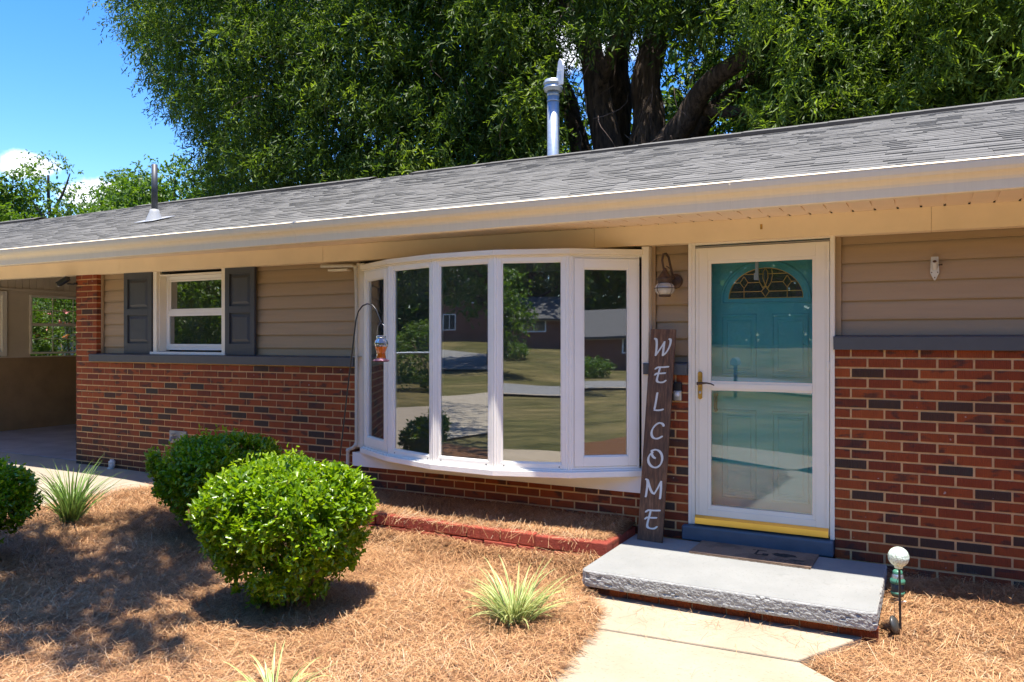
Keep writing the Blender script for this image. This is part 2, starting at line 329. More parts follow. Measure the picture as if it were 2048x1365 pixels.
def npmesh(name, verts, quads, rnd, mat, parent=None, uv=None, smooth=False, tri=False):
    me = bpy.data.meshes.new(name); k = 3 if tri else 4; nv, nf = len(verts), len(quads)
    me.vertices.add(nv); me.vertices.foreach_set('co', verts.astype(np.float32).ravel())
    me.loops.add(nf * k); me.loops.foreach_set('vertex_index', quads.astype(np.int32).ravel())
    me.polygons.add(nf); me.polygons.foreach_set('loop_start', np.arange(0, nf * k, k, dtype=np.int32))
    if smooth: me.polygons.foreach_set('use_smooth', np.ones(nf, bool))
    a = me.attributes.new('rnd', 'FLOAT', 'FACE'); a.data.foreach_set('value', rnd.astype(np.float32))
    if uv is not None:
        u = me.uv_layers.new(name='UVMap'); u.data.foreach_set('uv', uv[quads.ravel()].astype(np.float32).ravel())
    me.materials.append(mat); me.update(calc_edges=True)
    o = bpy.data.objects.new(name, me); COL.objects.link(o)
    if parent: o.parent = parent
    return o
def nrm(a): return a / np.maximum(np.linalg.norm(a, axis=1, keepdims=True), 1e-9)
def leaves(name, P, D, Nn, ln, wd_, rnd, mat, parent=None, fold=.25, droop=.0, a=.35, b=.75):
    """P base points, D directions, Nn approx normals -> one mesh of folded 6-vertex leaves"""
    D = nrm(D); S = nrm(np.cross(D, Nn)); U = np.cross(S, D); ln = ln[:, None]; w = wd_[:, None] * .5
    n = len(P); V = np.empty((n, 6, 3))
    V[:, 0] = P; V[:, 3] = P + D * ln - U * ln * droop
    for k, t in ((1, a), (2, b)):
        wk = w * (1.0 if k == 1 else .72)
        V[:, k] = P + D * ln * t + S * wk + U * wk * fold - U * ln * droop * t * t
        V[:, 6 - k] = P + D * ln * t - S * wk + U * wk * fold - U * ln * droop * t * t
    q = np.array([[0, 1, 2, 3], [0, 3, 4, 5]]); Q = (np.arange(n)[:, None, None] * 6 + q[None]).reshape(-1, 4)
    return npmesh(name, V.reshape(-1, 3), Q, np.repeat(rnd, 2), mat, parent)
def rdir(n, zs=1.0):
    d = rng.normal(size=(n, 3)); d[:, 2] *= zs; return nrm(d)
def at(px, py, y):
    a = (px - 1024) / FPX; b = -(py - 679) / FPX; c, s = math.cos(TH), math.sin(TH)
    t = (y - CAMY) / (a * s + c); return Vector(((a * c - s) * t, y, CAMZ + b * t))

# ------------------------------------------------------------------ ground
def sm(x): x = np.clip(x, 0, 1); return x * x * (3 - 2 * x)
def gz(x, y):
    x = np.asarray(x, float); y = np.asarray(y, float)
    z = -0.19 + .20 * sm((-3.5 - x) / 4.5) + .08 * sm((y + 1.0) / .9) * sm((x + 2.6) / .6)
    z = z - .035 * sm((x + .75) / .35) * sm((-.80 - y) / .25) * sm((y + 4.2) / 1)
    z = z - .02 * np.clip(-5 - y, 0, 19) + sm((-32 - y) / 18) * 1.35
    z = z + .25 * sm((-28 - x) / 20)
    return z
def sheet(name, poly_or_rect, mat, off, res=.5, label=None, kind='structure'):
    x0, x1, y0, y1 = poly_or_rect; nx = max(2, int((x1 - x0) / res) + 1); ny = max(2, int((y1 - y0) / res) + 1)
    X, Y = np.meshgrid(np.linspace(x0, x1, nx), np.linspace(y0, y1, ny)); Z = gz(X, Y) + off
    V = np.stack([X.ravel(), Y.ravel(), Z.ravel()], 1); i = np.arange(ny - 1)[:, None] * nx + np.arange(nx - 1)[None]; i = i.ravel()
    Q = np.stack([i, i + 1, i + 1 + nx, i + nx], 1)
    o = npmesh(name, V, Q, np.full(len(Q), .5), mat, smooth=True); tag(o, kind=kind); return o
# one sheet of ground to the horizon (finer in the middle)
def axis(a, b, fine, step):
    c = [-400, -200, -120] + list(np.arange(-90, 91, 6.0)) + [120, 200, 400]; c = [v for v in c if v < a or v > b] + list(np.arange(a, b + .01, step)); return np.array(sorted(set(c)))
gx, gy = axis(-16, 16, 0, .5), axis(-50, 6, 0, .5)
X, Y = np.meshgrid(gx, gy); V = np.stack([X.ravel(), Y.ravel(), gz(X, Y).ravel() - .03], 1)
i = (np.arange(len(gy) - 1)[:, None] * len(gx) + np.arange(len(gx) - 1)[None]).ravel()
Q = np.stack([i, i + 1, i + 1 + len(gx), i + len(gx)], 1)
tag(npmesh('ground', V, Q, np.full(len(Q), .5), M['lawn'], smooth=True), kind='structure')
sheet('driveway', (-13.6, -6.78, -26, .12), M['drive'], .006, .6)
# mulch bed under the straw
PATHP = [(-1.97, -1.0), (-1.90, -1.16), (-1.765, -1.34), (-1.72, -1.50), (-1.69, -1.80), (-1.64, -2.2), (-1.60, -2.8), (-1.55, -4.0), (-1.5, -4.9)]
def pile(x, y): return .075 * np.exp(-((y + .63) / .13) ** 2) * sm((x + 4.8) / .2) * sm((-1.95 - x) / .12)
def inpath(x, y):
    pe = np.interp(-y, [1.0, 1.16, 1.34, 1.5, 1.8, 2.2, 2.8, 4, 4.9], [-1.97, -1.90, -1.765, -1.72, -1.69, -1.64, -1.60, -1.55, -1.5])
    pr = np.interp(-y, [.9, 1.5, 1.72, 2.2, 2.9, 3.8], [-.30, -.60, -.36, .12, .45, .5])
    return (y < -.9) & (x > pe + .02) & (x < pr + .045)
def duff():
    x0, x1, y0, y1, r = -6.82, 5.5, -4.6, .06, .08
    nx, ny = int((x1 - x0) / r), int((y1 - y0) / r); X, Y = np.meshgrid(np.linspace(x0, x1, nx), np.linspace(y0, y1, ny))
    H = np.array([noise.noise(Vector((a * 1.6, b * 1.6, 3))) * .022 + noise.noise(Vector((a * 6, b * 6, 0))) * .010 for a, b in zip(X.ravel(), Y.ravel())])
    edge = sm((X - x0) / .25).ravel()
    Z = gz(X, Y).ravel() + (.012 + H) * edge - .012 * (1 - edge)
    xr, yr = X.ravel(), Y.ravel(); Z = Z + pile(xr, yr) - .10 * (inpath(xr, yr) | ((xr > -1.95) & (xr < -.3) & (yr > -1.05)))
    V = np.stack([X.ravel(), Y.ravel(), Z], 1); i = (np.arange(ny - 1)[:, None] * nx + np.arange(nx - 1)[None]).ravel()
    tag(npmesh('mulch_bed', V, np.stack([i, i + 1, i + 1 + nx, i + nx], 1), np.full(len(i), .5), M['duff'], smooth=True), kind='structure')
duff()
def mound(x, y): return np.array([noise.noise(Vector((a * 1.6, b * 1.6, 3))) * .022 + noise.noise(Vector((a * 6, b * 6, 0))) * .010 for a, b in zip(x, y)]) + .014
# walkway: real slabs with thickness
mb = MB()
mb.prism([(-1.97, -.97), (-1.90, -1.16), (-1.765, -1.34), (-1.72, -1.50), (-1.712, -1.56), (-.612, -1.50), (-.33, -.97)], -.30, -.165)
mb.prism([(-1.71, -1.572), (-1.69, -1.80), (-1.64, -2.2), (-1.60, -2.8), (-1.62, -3.6), (-1.75, -4.2), (-1.2, -5.3), (.1, -4.7), (.5, -3.8), (.45, -2.9), (.12, -2.2), (-.36, -1.72), (-.60, -1.516)], -.32, -.168)
tag(mb.build('walkway', M['path'], bevel=.008), kind='structure')
# road across the front, following a gentle bend
road = [(90, -14), (45, -12), (24, -15.5), (12, -20.5), (2, -25), (-10, -29.5), (-24, -35), (-45, -42), (-90, -55)]
def ribbon(name, pts, w, off, mat, kind='structure'):
    P2 = []
    for k in range(len(pts) - 1):
        for t in np.linspace(0, 1, 12, endpoint=False): P2.append((pts[k][0] * (1 - t) + pts[k + 1][0] * t, pts[k][1] * (1 - t) + pts[k + 1][1] * t))
    P2.append(pts[-1]); V = []; 
    for k, p in enumerate(P2):
        a = Vector(P2[max(k - 1, 0)]); b = Vector(P2[min(k + 1, len(P2) - 1)]); d = (b - a).normalized(); nn = Vector((-d.y, d.x))
        for u in (-1, -.33, .33, 1): q = Vector(p) + nn * u * w / 2; V.append((q.x, q.y, float(gz(q.x, q.y)) + off))
    m = MB(); m.add(V, [(k * 4 + j, k * 4 + j + 1, k * 4 + 5 + j, k * 4 + 4 + j) for k in range(len(P2) - 1) for j in range(3)], True)
    return tag(m.build(name, mat), kind=kind)
ribbon('walkway', [(-.5, -4.6), (-1.4, -5.2), (-2.6, -5.9), (-4.2, -6.5), (-6.9, -6.9)], 1.25, .022, M['path'])
ribbon('road', road, 6.6, .03, M['asphalt'])
ribbon('kerb', [(x, y + 3.6) for x, y in road], .45, .06, M['path'])

# ------------------------------------------------------------------ pine straw
def straw(name, n, sampler, zf, lo=.08, hi=.21, wd0=.0020, lift=.042, label=None):
    x, y = sampler(n); n = len(x); z = zf(x, y)
    ang0 = np.array([noise.noise(Vector((a * 1.9, b * 1.9, 7))) for a, b in zip(x, y)]) * 5
    ang = ang0 + rng.normal(0, .9, n); L0 = rng.uniform(lo, hi, n); tilt = rng.normal(0.03, .17, n); tuft = rng.random(n) < .02; tilt[tuft] = rng.uniform(.3, .9, tuft.sum())
    D = np.stack([np.cos(ang) * np.cos(tilt), np.sin(ang) * np.cos(tilt), np.sin(tilt)], 1); side = np.stack([-np.sin(ang), np.cos(ang), np.zeros(n)], 1)
    P = np.stack([x, y, z + np.abs(rng.normal(0, lift * .5, n))], 1); bend = rng.normal(0, .13, n)[:, None]; sag = rng.uniform(-.02, .03, n)
    w = (wd0 * rng.uniform(.7, 1.3, n))[:, None] * .5
    V = np.empty((n, 3, 2, 3))
    for k, t in enumerate((0, .5, 1)):
        c = P + D * L0[:, None] * (t - .5) + side * bend * L0[:, None] * (t - .5) ** 2 * 2 + np.array([0, 0, 1.]) * (sag * (1 - (2 * t - 1) ** 2))[:, None]
        V[:, k, 0] = c - side * w; V[:, k, 1] = c + side * w
    V[..., 2] = np.maximum(V[..., 2], (z - .004)[:, None, None])
    q = np.array([[0, 1, 3, 2], [2, 3, 5, 4]]); Qq = (np.arange(n)[:, None, None] * 6 + q[None]).reshape(-1, 4)
    r = np.clip(rng.beta(2.2, 2.0, n) + .12 * ang0 / 5, 0, 1)
    return tag(npmesh(name, V.reshape(-1, 3), Qq, np.repeat(r, 2), M['needle']), label, 'pine straw', kind='stuff')
BX0, BX1 = -4.62, -1.99
def samp_main(n):
    x = rng.uniform(-6.86, 1.2, n * 2); y = rng.uniform(-4.4, .02, n * 2)
    ok = ~inpath(x, y) & ~((x > -1.99) & (x < -.26) & (y > -1.1)) & ~((x > BX0) & (x < BX1) & (y > -.60)) & ~((x < -4.4) & (y > -.28 - .35 * rng.random(n * 2)))
    # keep what the lens and a step to either side can see, denser near
    c, s = math.cos(TH), math.sin(TH); dx, dy = x, y - CAMY; Xc = dx * c + dy * s; Zc = -dx * s + dy * c
    ok &= (Zc > 2.2) & (np.abs(Xc) < Zc * .85) & (rng.random(n * 2) < np.clip(4.6 / Zc, .55, 1))
    return x[ok][:n], y[ok][:n]
straw('pine_straw', 360000, samp_main, lambda x, y: gz(x, y) + mound(x, y) + pile(x, y), label='reddish brown pine straw spread over the front flower bed')
def bedz(x, y): return .040 + .05 * sm((y + .5) / .5) + np.array([noise.noise(Vector((a * 3, b * 5, 1))) * .018 for a, b in zip(x, y)])
def samp_bed(n):
    x = rng.uniform(BX0 + .02, BX1 - .06, n); y = rng.uniform(-.515, -.01, n); return x, y
straw('pine_straw', 30000, samp_bed, bedz, .07, .15, lift=.016, label='pine straw filling the raised bed under the bow window')
def samp_loose(n):
    m = int(n * .6); a = rng.uniform(-1.95, -.5, m); b = -rng.gamma(2, .12, m) - .96
    t = rng.random(n - m); ex = np.interp(t, [0, 1], [-1.9, -1.55]) + rng.exponential(.05, n - m); ey = -1.1 - t * 3
    return np.r_[a, ex], np.r_[b, ey]
def samp_drape(n): return rng.uniform(BX0, BX1 - .1, n), rng.normal(-.555, .03, n)
def straw_drape():
    n = 420; x, y = samp_drape(n); P = np.stack([x, y, .052 + np.abs(rng.normal(0, .008, n))], 1); D = nrm(np.stack([rng.normal(0, 1.1, n), -np.abs(rng.normal(.5, .4, n)), rng.normal(-.5, .5, n)], 1)); L0 = rng.uniform(.08, .19, n); S_ = nrm(np.cross(D, np.array([0, -1., .3]))) * .001
    V = np.empty((n, 3, 2, 3))
    for k, t in enumerate((-.45, .05, .55)):
        c = P + D * (L0 * t)[:, None]; c[:, 1] = np.where(c[:, 2] < .05, np.minimum(c[:, 1], -.600), c[:, 1]); c[:, 2] = np.where(c[:, 1] > -.59, np.maximum(c[:, 2], .052), c[:, 2]); V[:, k, 0] = c - S_; V[:, k, 1] = c + S_
    q = np.array([[0, 1, 3, 2], [2, 3, 5, 4]]); tag(npmesh('pine_straw', V.reshape(-1, 3), (np.arange(n)[:, None, None] * 6 + q[None]).reshape(-1, 4), np.repeat(rng.uniform(.4, 1, n), 2), M['needle']), 'stray pine needles hanging over the red border blocks', 'pine straw', kind='stuff')
straw_drape()
straw('pine_straw', 260, samp_loose, lambda x, y: np.full(len(x), -.160), .08, .16, .0014, .004, label='few loose pine needles scattered on the concrete walkway')
xs = np.linspace(BX0, BX1, 70); ys = np.linspace(-.50, -.002, 14); X, Y = np.meshgrid(xs, ys)
V = np.stack([X.ravel(), Y.ravel(), bedz(X.ravel(), Y.ravel()) - .012], 1); i = (np.arange(13)[:, None] * 70 + np.arange(69)[None]).ravel()
tag(npmesh('bed_soil', V, np.stack([i, i + 1, i + 71, i + 70], 1), np.full(len(i), .5), M['duff'], smooth=True), kind='structure')

# ------------------------------------------------------------------ the house
HOUSE = empty('brick_house', (0, 0, 0), 0, 'single storey brick and beige siding house with a grey shingle roof and white bow window', 'house')
CH, CL, CM = .0677, .2032, 1.339
def fz(x): return 2.151 - .0058 * (x - .5)
def bricks(mb, x0, x1, z0, z1, first=.1, depth=.10, zref=CM, cutl=False):
    rr = random.Random(int(x0 * 97) + 5); k = math.floor((z0 - zref) / CH)
    while zref + k * CH < z1 - .012:
        a, b = zref + k * CH + .0066, zref + (k + 1) * CH - .0066; a2, b2 = max(a, z0), min(b, z1)
        if b2 - a2 > .012:
            x = x0; nx = x0 + (first if k % 2 == 0 else first + CL / 2)
            while x < x1 - .02:
                e = min(nx, x1); r = rr.random(); dd = rr.uniform(-.0015, .0015); j = rr.uniform(-.0012, .0012)
                xa = x + (.0066 if x > x0 else 0); xb = e - (.0066 if e < x1 else 0)
                if xb - xa > .02: mb.mi = 0; mb.box(xa + j * (x > x0), xb, dd, depth, a2 + rr.uniform(-.0008, .0008), b2 + rr.uniform(-.0008, .0008), r=r)
                x = nx; nx += CL
        k += 1
    mb.mi = 1; mb.box(x0 + .004, x1 - .004, .0065, depth - .002, z0, z1)
mb = MB()
bricks(mb, -8.823, -4.697, -.08, 1.209)
bricks(mb, -8.823, -8.446, 1.2095, 2.23, depth=.13)
bricks(mb, -4.6968, -1.8922, -.30, .36, first=.16)
bricks(mb, -1.892, -1.596, -.30, 1.199, first=.1)
bricks(mb, -.594, 5.2, -.30, 1.392)
mb.build('brick_wall', [M['brick'], M['mortar']], HOUSE, bevel=.0022)
# ledges
for x0, x1, z0, z1, yb in ((-8.546, -4.694, 1.2092, 1.293, .09), (-1.93, -1.60, 1.199, 1.281, .09), (-.60, 5.25, 1.392, 1.480, .09)):
    m = MB(); m.extrude_x([(-.028, z0), (-.030, z1 - .006), (-.026, z1), (yb, z1 + .012), (yb, z0)], x0, x1); m.build('window_ledge', M['ledge'], HOUSE, bevel=.003)
# siding, lapped boards with a real profile
def siding(name, x0, x1, z0, z1, zl, step=.1285, yb=.078, mat='siding', par=None, ax=None):
    m = MB(); k = -12
    while True:
        a = zl + k * step; b = a + step; k += 1
        if a > z1: break
        if b < z0 + .01: continue
        ta, tb = max(a, z0), min(b, z1)
        fa, fb = (ta - a) / step, (tb - a) / step
        y0_, y1_ = yb + .017 * fa, yb + .017 * fb
        m.extrude_x([(y0_, ta), (y1_, tb), (yb + .0225, tb), (yb + .0225, ta)], x0, x1)
        if a >= z0: m.extrude_x([(yb - .0008, a), (yb - .0012, a + .006), (yb + .004, a + .007), (yb + .016, a)], x0, x1)
    return m
s = siding('', -8.44, -7.52, 1.293, 2.26, 2.148)

s2 = siding('', -6.45, -4.72, 1.293, 2.26, 2.148)
for q, tr in ((s, (-8.446, -8.42, 1.3)), (s2, (-4.72, -4.697, 1.3)), (siding('', -1.862, -1.60, 1.281, 2.24, 2.103, .127), (-1.890, -1.862, 1.29)), (siding('', -.59, 5.2, 1.48, 2.24, 2.103, .127), (-.592, -.560, 1.49))):
    q.box(tr[0], tr[1], .055, .079, tr[2], 2.2); q.build('vinyl_siding', M['siding'], HOUSE)
# solid wall behind, leaving the room behind the bow window open
m = MB(); m.box(-8.8, -4.75, .36, .46, -.1, 2.5); m.box(-8.8, -7.52, .1015, .36, -.1, 2.5); m.box(-6.44, -4.75, .1015, .36, -.1, 2.5); m.box(-7.52, -6.44, .1015, .36, -.1, 1.29); m.box(-7.52, -6.44, .1015, .36, 2.19, 2.5)
m.box(-1.86, -1.60, .1015, .3, -.3, 2.5); m.box(-.59, 5.2, .1015, .3, -.3, 2.5); m.box(-4.75, -1.86, .1015, .3, -.3, .46); m.box(-4.75, -1.86, .11, .3, 2.145, 2.5)
m.box(-1.6, -.59, .2, .3, -.3, 0); m.box(-1.6, -.59, .16, .3, 2.16, 2.5); m.box(5.1, 5.2, .3, 7.2, -.3, 3.0); m.box(-8.82, 5.2, 7.2, 7.3, -.3, 2.6); m.box(-8.8, -8.7, .46, 7.2, -.1, 2.6)
m.build('inner_wall', M['dark'], HOUSE)
m = MB(); m.box(-5.2, -1.2, 3.2, 3.25, .0, 2.4); m.box(-5.2, -5.15, .36, 3.2, 0, 2.4); m.box(-1.4, -1.35, .31, 3.2, 0, 2.4); m.box(-5.2, -1.2, .31, 3.25, 2.40, 2.42)
m.build('room_wall', M['room'], HOUSE)
m = MB(); m.box(-5.2, -1.2, .3, 3.25, -.02, 0); m.build('room_floor', M['roomfloor'], HOUSE)
# frieze board
m = MB(); xs = [-17.5, -14.2, -11.1, -8.0, -5.05, -2.32, -.02, 2.3, 5.3]
for a, b in zip(xs, xs[1:]):
    a2 = a + .0015; z0a, z0b = fz(a), fz(b)
    v = [(x, y, (fz(x) + h)) for x in (a2, b) for y, h in ((-.036, 0), (-.036, .151), (.07, .151), (.07, 0))]
    m.add(v, [(0, 1, 2, 3), (7, 6, 5, 4), (0, 4, 5, 1), (1, 5, 6, 2), (2, 6, 7, 3), (3, 7, 4, 0)])
m.build('frieze_board', M['frieze'], HOUSE, bevel=.002)
# soffit panels
m = MB(); x = -17.5; p = .133
while x < 5.3:
    for a, b, dz in ((x + .007, x + p - .007, 0), (x + p - .0035, x + p + .0035, .010)):
        za, zb = fz(a) + .150 + dz, fz(b) + .150 + dz
        v = [(a, -.0365, za), (b, -.0365, zb), (b, -.57, 2.298 + dz), (a, -.57, 2.298 + dz)]; v += [(q[0], q[1], q[2] + .018) for q in v]
        m.add(v, [(3, 2, 1, 0), (4, 5, 6, 7), (0, 1, 5, 4), (1, 2, 6, 5), (2, 3, 7, 6), (3, 0, 4, 7)])
    x += p
za, zb = fz(-17.5) + .161, fz(5.3) + .161; m.add([(-17.5, -.035, za + .010), (5.3, -.035, zb + .010), (5.3, -.57, 2.322), (-17.5, -.57, 2.322)], [(3, 2, 1, 0)])
m.build('soffit', M['soffit'], HOUSE)
# gutter (K profile), lip, seams and a few leaves
m = MB(); prof = [(-.545, 2.452), (-.545, 2.288), (-.603, 2.286), (-.610, 2.292), (-.612, 2.345), (-.618, 2.362), (-.632, 2.378), (-.652, 2.392), (-.663, 2.412), (-.666, 2.436), (-.666, 2.452), (-.655, 2.456), (-.655, 2.450), (-.660, 2.448), (-.656, 2.414), (-.640, 2.392), (-.606, 2.36), (-.602, 2.294), (-.551, 2.295), (-.551, 2.452)]
for a, b in zip([-17.5, -14, -8.9, -4.85, -1.15, 2.6], [-14, -8.9, -4.85, -1.15, 2.6, 5.3]): m.extrude_x(prof, a + .001, b - .001)
for xx in (-14, -8.9, -4.85, -1.15, 2.6): m.extrude_x([(q[0] - .0022 if q[0] < -.56 else q[0], q[1] - (.0022 if q[1] < 2.3 else 0)) for q in prof[1:11]] + [(-.61, 2.40)], xx - .0, xx + .012)
m.build('gutter', M['gutter'], HOUSE, bevel=.002)
m = MB(); m.extrude_x([(-.6680, 2.4530), (-.6690, 2.4545), (-.659, 2.4640), (-.640, 2.464), (-.640, 2.4575), (-.6655, 2.4575)], -17.5, 5.3); m.build('gutter_lip', M['gutter'], HOUSE)
m = MB(); m.box(-17.5, 5.3, -.544, -.52, 2.30, 2.458); m.build('fascia', M['gutter'], HOUSE)
# roof
K = 1.30 / 4.0
def rz(y): return 2.475 + K * (y + .6)
m = MB(); m.add([(-17.5, -.61, rz(-.61) - .02), (5.3, -.61, rz(-.61) - .02), (5.3, 3.4, rz(3.4) - .02), (-17.5, 3.4, rz(3.4) - .02), (5.3, 7.6, rz(-.8) - .02), (-17.5, 7.6, rz(-.8) - .02), (-17.5, -.6, 2.44), (5.3, -.6, 2.44)], [(0, 1, 2, 3), (3, 2, 4, 5), (6, 7, 1, 0)])
m.add([(5.2, .2, 2.40), (5.2, 7.3, 2.40), (5.2, 3.4, 3.7)], [(0, 1, 2)])
rr = random.Random(3); ny = 33; ex = 4.02 / ny; nrmv = Vector((0, -K, 1)).normalized()
for j in range(ny):
    y = -.62 + j * ex; x = -17.5 - rr.random() * .3; sag = 0
    while x < 5.3:
        w = rr.choice((.10, .13, .16, .2, .25)) ; th = rr.choice((.004, .005, .007, .010)) if x > -17.6 else .006; r = rr.random(); off = rr.uniform(-.004, .004)
        xa, xb = x + .001, min(x + w, 5.32); yb_, yt = y + off, y + ex + .012
        wv = .012 * math.sin(xa * .9) * (y + .6) / 4
        v = []
        for (xx, yy, t) in ((xa, yb_, th), (xb, yb_, th), (xb, yt, .001), (xa, yt, .001)): v.append((xx, yy, rz(yy) + t + wv))
        v += [(xa, yb_, rz(yb_) - .012 + wv), (xb, yb_, rz(yb_) - .012 + wv)]
        m.add(v, [(0, 1, 2, 3), (4, 5, 1, 0), (4, 0, 3), (5, 2, 1)], r=r); x += w
roof = m.build('roof', M['shingle'], HOUSE)
rr = random.Random(5)
for xa_, xb_ in ((-17.5, -15.2), (-12.2, -7.3), (-6.4, 5.3)):
  m = MB(); x = xa_
  while x < xb_:
        z = rz(3.4) + .034 + rr.uniform(0, .004)
        m.add([(x, 3.24, z - .052), (x + .30, 3.24, z - .054), (x + .30, 3.4, z), (x, 3.4, z + .002), (x + .30, 3.56, z - .054), (x, 3.56, z - .05), (x, 3.24, z - .09), (x + .30, 3.24, z - .09)], [(0, 1, 2, 3), (3, 2, 4, 5)], r=rr.random() * .5); m.mi = 1; m.add([(x, 3.239, z - .09), (x + .30, 3.239, z - .09), (x + .30, 3.239, z - .0555), (x, 3.239, z - .0515)], [(0, 1, 2, 3)]); m.mi = 0; x += .30
  m.build('ridge_cap', [M['shingle'], M['dark']], roof)
z0 = rz(.763)
m = MB(); m.mi = 0; m.lathe([(.0, .69), (.036, .69), (.036, .13), (.0, .13)], 16, (-8.448, .763, z0)); m.mi = 1
m.lathe([(.039, .14), (.052, .135), (.060, .10), (.115, -.03), (.118, -.05)], 20, (-8.448, .763, z0)); m.box(-8.448 - .17, -8.448 + .17, .60, .93, z0 - .0, z0 + .004)
for i in range(len(m.v) - 8, len(m.v)): v = m.v[i]; m.v[i] = (v[0], v[1], v[2] + K * (v[1] - .763) + .016)
m.build('plumbing_vent', [M['vent'], M['lead']], roof)
m = MB(); c = (-4.45, 3.75, 0)
m.mi = 0; m.lathe([(.0, 4.79), (.078, 4.79), (.078, 3.4)], 24, c); m.lathe([(.080, 4.62), (.083, 4.62), (.083, 4.60), (.080, 4.60)], 24, c)
m.lathe([(.080, 4.735), (.118, 4.742), (.118, 4.765), (.128, 4.77), (.128, 4.785), (.118, 4.79), (.118, 4.825), (.130, 4.83), (.130, 4.85), (.112, 4.855), (.112, 4.885), (.0, 4.89)], 28, c)
m.lathe([(.084, 4.70), (.084, 4.68), (.078, 4.675)], 24, c)
m.build('flue_pipe', M['galv'], roof)
m = MB(); m.T = Matrix.Translation((-4.345, 3.70, 4.79)) @ Matrix.Rotation(R(-32), 4, 'Z') @ Matrix.Rotation(R(4), 4, 'Y')
vp = [(-.045, 0), (.09, 0), (.095, .24), (.06, .31), (.01, .34), (-.02, .30), (-.045, .1)]
m.add([(x, -.012, z) for x, z in vp] + [(x, .012, z) for x, z in vp], [tuple(range(7)), tuple(range(13, 6, -1))] + [(i, 7 + i, 7 + (i + 1) % 7, (i + 1) % 7) for i in range(7)])
for zz in (.14, .18): m.box(-.03, .07, -.016, -.0125, zz, zz + .006)
m.build('flue_vane', M['nwhite'], roof)

# ---- double-hung window with shutters
def frame_rect(m, x0, x1, z0, z1, y0, y1, w, wt=None, wb=None):
    wt = wt or w; wb = wb or w
    m.box(x0, x0 + w, y0, y1, z0, z1); m.box(x1 - w, x1, y0, y1, z0, z1); m.box(x0 + w, x1 - w, y0, y1, z1 - wt, z1); m.box(x0 + w, x1 - w, y0, y1, z0, z0 + wb)
WIN = empty('window'); WIN.parent = HOUSE
m = MB(); frame_rect(m, -7.535, -6.425, 1.325, 2.26, .045, .075, .055, .06, .001)
m.box(-7.48, -7.465, .075, .20, 1.33, 2.2); m.box(-6.495, -6.48, .075, .20, 1.33, 2.2); m.box(-7.465, -6.495, .075, .20, 2.15, 2.165)
m.build('frame', M['cream'], WIN, bevel=.003)
m = MB(); m.box(-7.56, -6.41, .02, .20, 1.298, 1.326); m.build('sill', M['white'], WIN, bevel=.003)
m = MB(); frame_rect(m, -7.463, -6.497, 1.345, 2.148, .155, .19, .035); m.box(-7.428, -6.532, .160, .188, 1.735, 1.775); frame_rect(m, -7.428, -6.532, 1.38, 1.735, .150, .175, .022, .02, .03); frame_rect(m, -7.428, -6.532, 1.775, 2.11, .170, .188, .018); m.build('sash', M['white'], WIN, bevel=.0025)
m = MB(); m.box(-7.41, -6.55, .160, .162, 1.40, 1.72); m.box(-7.41, -6.55, .178, .180, 1.79, 2.10); m.build('pane', M['smallglass'], WIN)
m = MB(); m.box(-7.44, -6.52, .24, .25, 1.72, 2.15); m.build('blind', M['blind'], WIN)
def shutter(x0, x1):
    m = MB(); z0, z1, y0, y1 = 1.302, 2.215, .030, .060; w = .062; mid = 1.765
    m.box(x0, x0 + w, y0, y1, z0, z1); m.box(x1 - w, x1, y0, y1, z0, z1)
    for a, b in ((z0, z0 + .115), (mid - .035, mid + .035), (2.13, z1)): m.box(x0 + w, x1 - w, y0, y1, a, b)
    for a, b in ((z0 + .115, mid - .035), (mid + .035, 2.13)):
        xa, xb = x0 + w, x1 - w; m.box(xa, xb, y0 + .020, y1, a, b); i = .018; j = .045
        v = [(xa + i, y0 + .020, a + i), (xb - i, y0 + .020, a + i), (xb - i, y0 + .020, b - i), (xa + i, y0 + .020, b - i), (xa + j, y0 + .006, a + j), (xb - j, y0 + .006, a + j), (xb - j, y0 + .006, b - j), (xa + j, y0 + .006, b - j)]
        m.add(v, [(4, 5, 6, 7), (0, 1, 5, 4), (1, 2, 6, 5), (2, 3, 7, 6), (3, 0, 4, 7)])
    for zz in (z0 + .06, z1 - .3):
        for xx in (x0 + .012, x1 - .012): m.box(xx - .005, xx + .005, y0 - .003, y0, zz, zz + .01)
    return m.build('shutter', M['shutter'], HOUSE, bevel=.0025)
shutter(-8.010, -7.545); shutter(-6.415, -6.000)

# ---- bow window
BOW = empty('bow_window'); BOW.parent = HOUSE
bp = [(-4.605, .0), (-4.082, -.303), (-3.517, -.478), (-2.947, -.500), (-2.403, -.328), (-1.955, .0)]
ZB, ZT = .478, 2.094
def offs(d):  # offset polyline outwards
    out = []
    for i, p in enumerate(bp):
        a = Vector(bp[max(i - 1, 0)]); b = Vector(bp[i]); c = Vector(bp[min(i + 1, 5)])
        n1 = Vector(((b - a).y, -(b - a).x)).normalized() if i > 0 else None; n2 = Vector(((c - b).y, -(c - b).x)).normalized() if i < 5 else None
        n = n1 if n2 is None else n2 if n1 is None else (n1 + n2).normalized()
        k = 1 / max(.5, n.dot(n1 or n2)); out.append((p[0] + n.x * d * k, p[1] + n.y * d * k))
    return out
def plate(m, d, z0, z1, yb=.10):
    o = offs(d); poly = [(o[0][0] - .0, yb)] + o + [(o[5][0] + .0, yb)]
    m.prism(poly, z0, z1)
m = MB(); plate(m, .030, ZB - .048, ZB - .004); plate(m, .008, ZB - .004, ZB + .010); m.build('sill_board', M['white'], BOW, bevel=.003)
m = MB(); plate(m, .010, ZT - .010, ZT + .003); plate(m, .028, ZT + .003, ZT + .044); m.build('head_board', M['cream'], BOW, bevel=.003)
m = MB(); plate(m, -.095, ZB + .0105, ZB + .030, .42); m.build('window_seat', M['seat'], BOW)
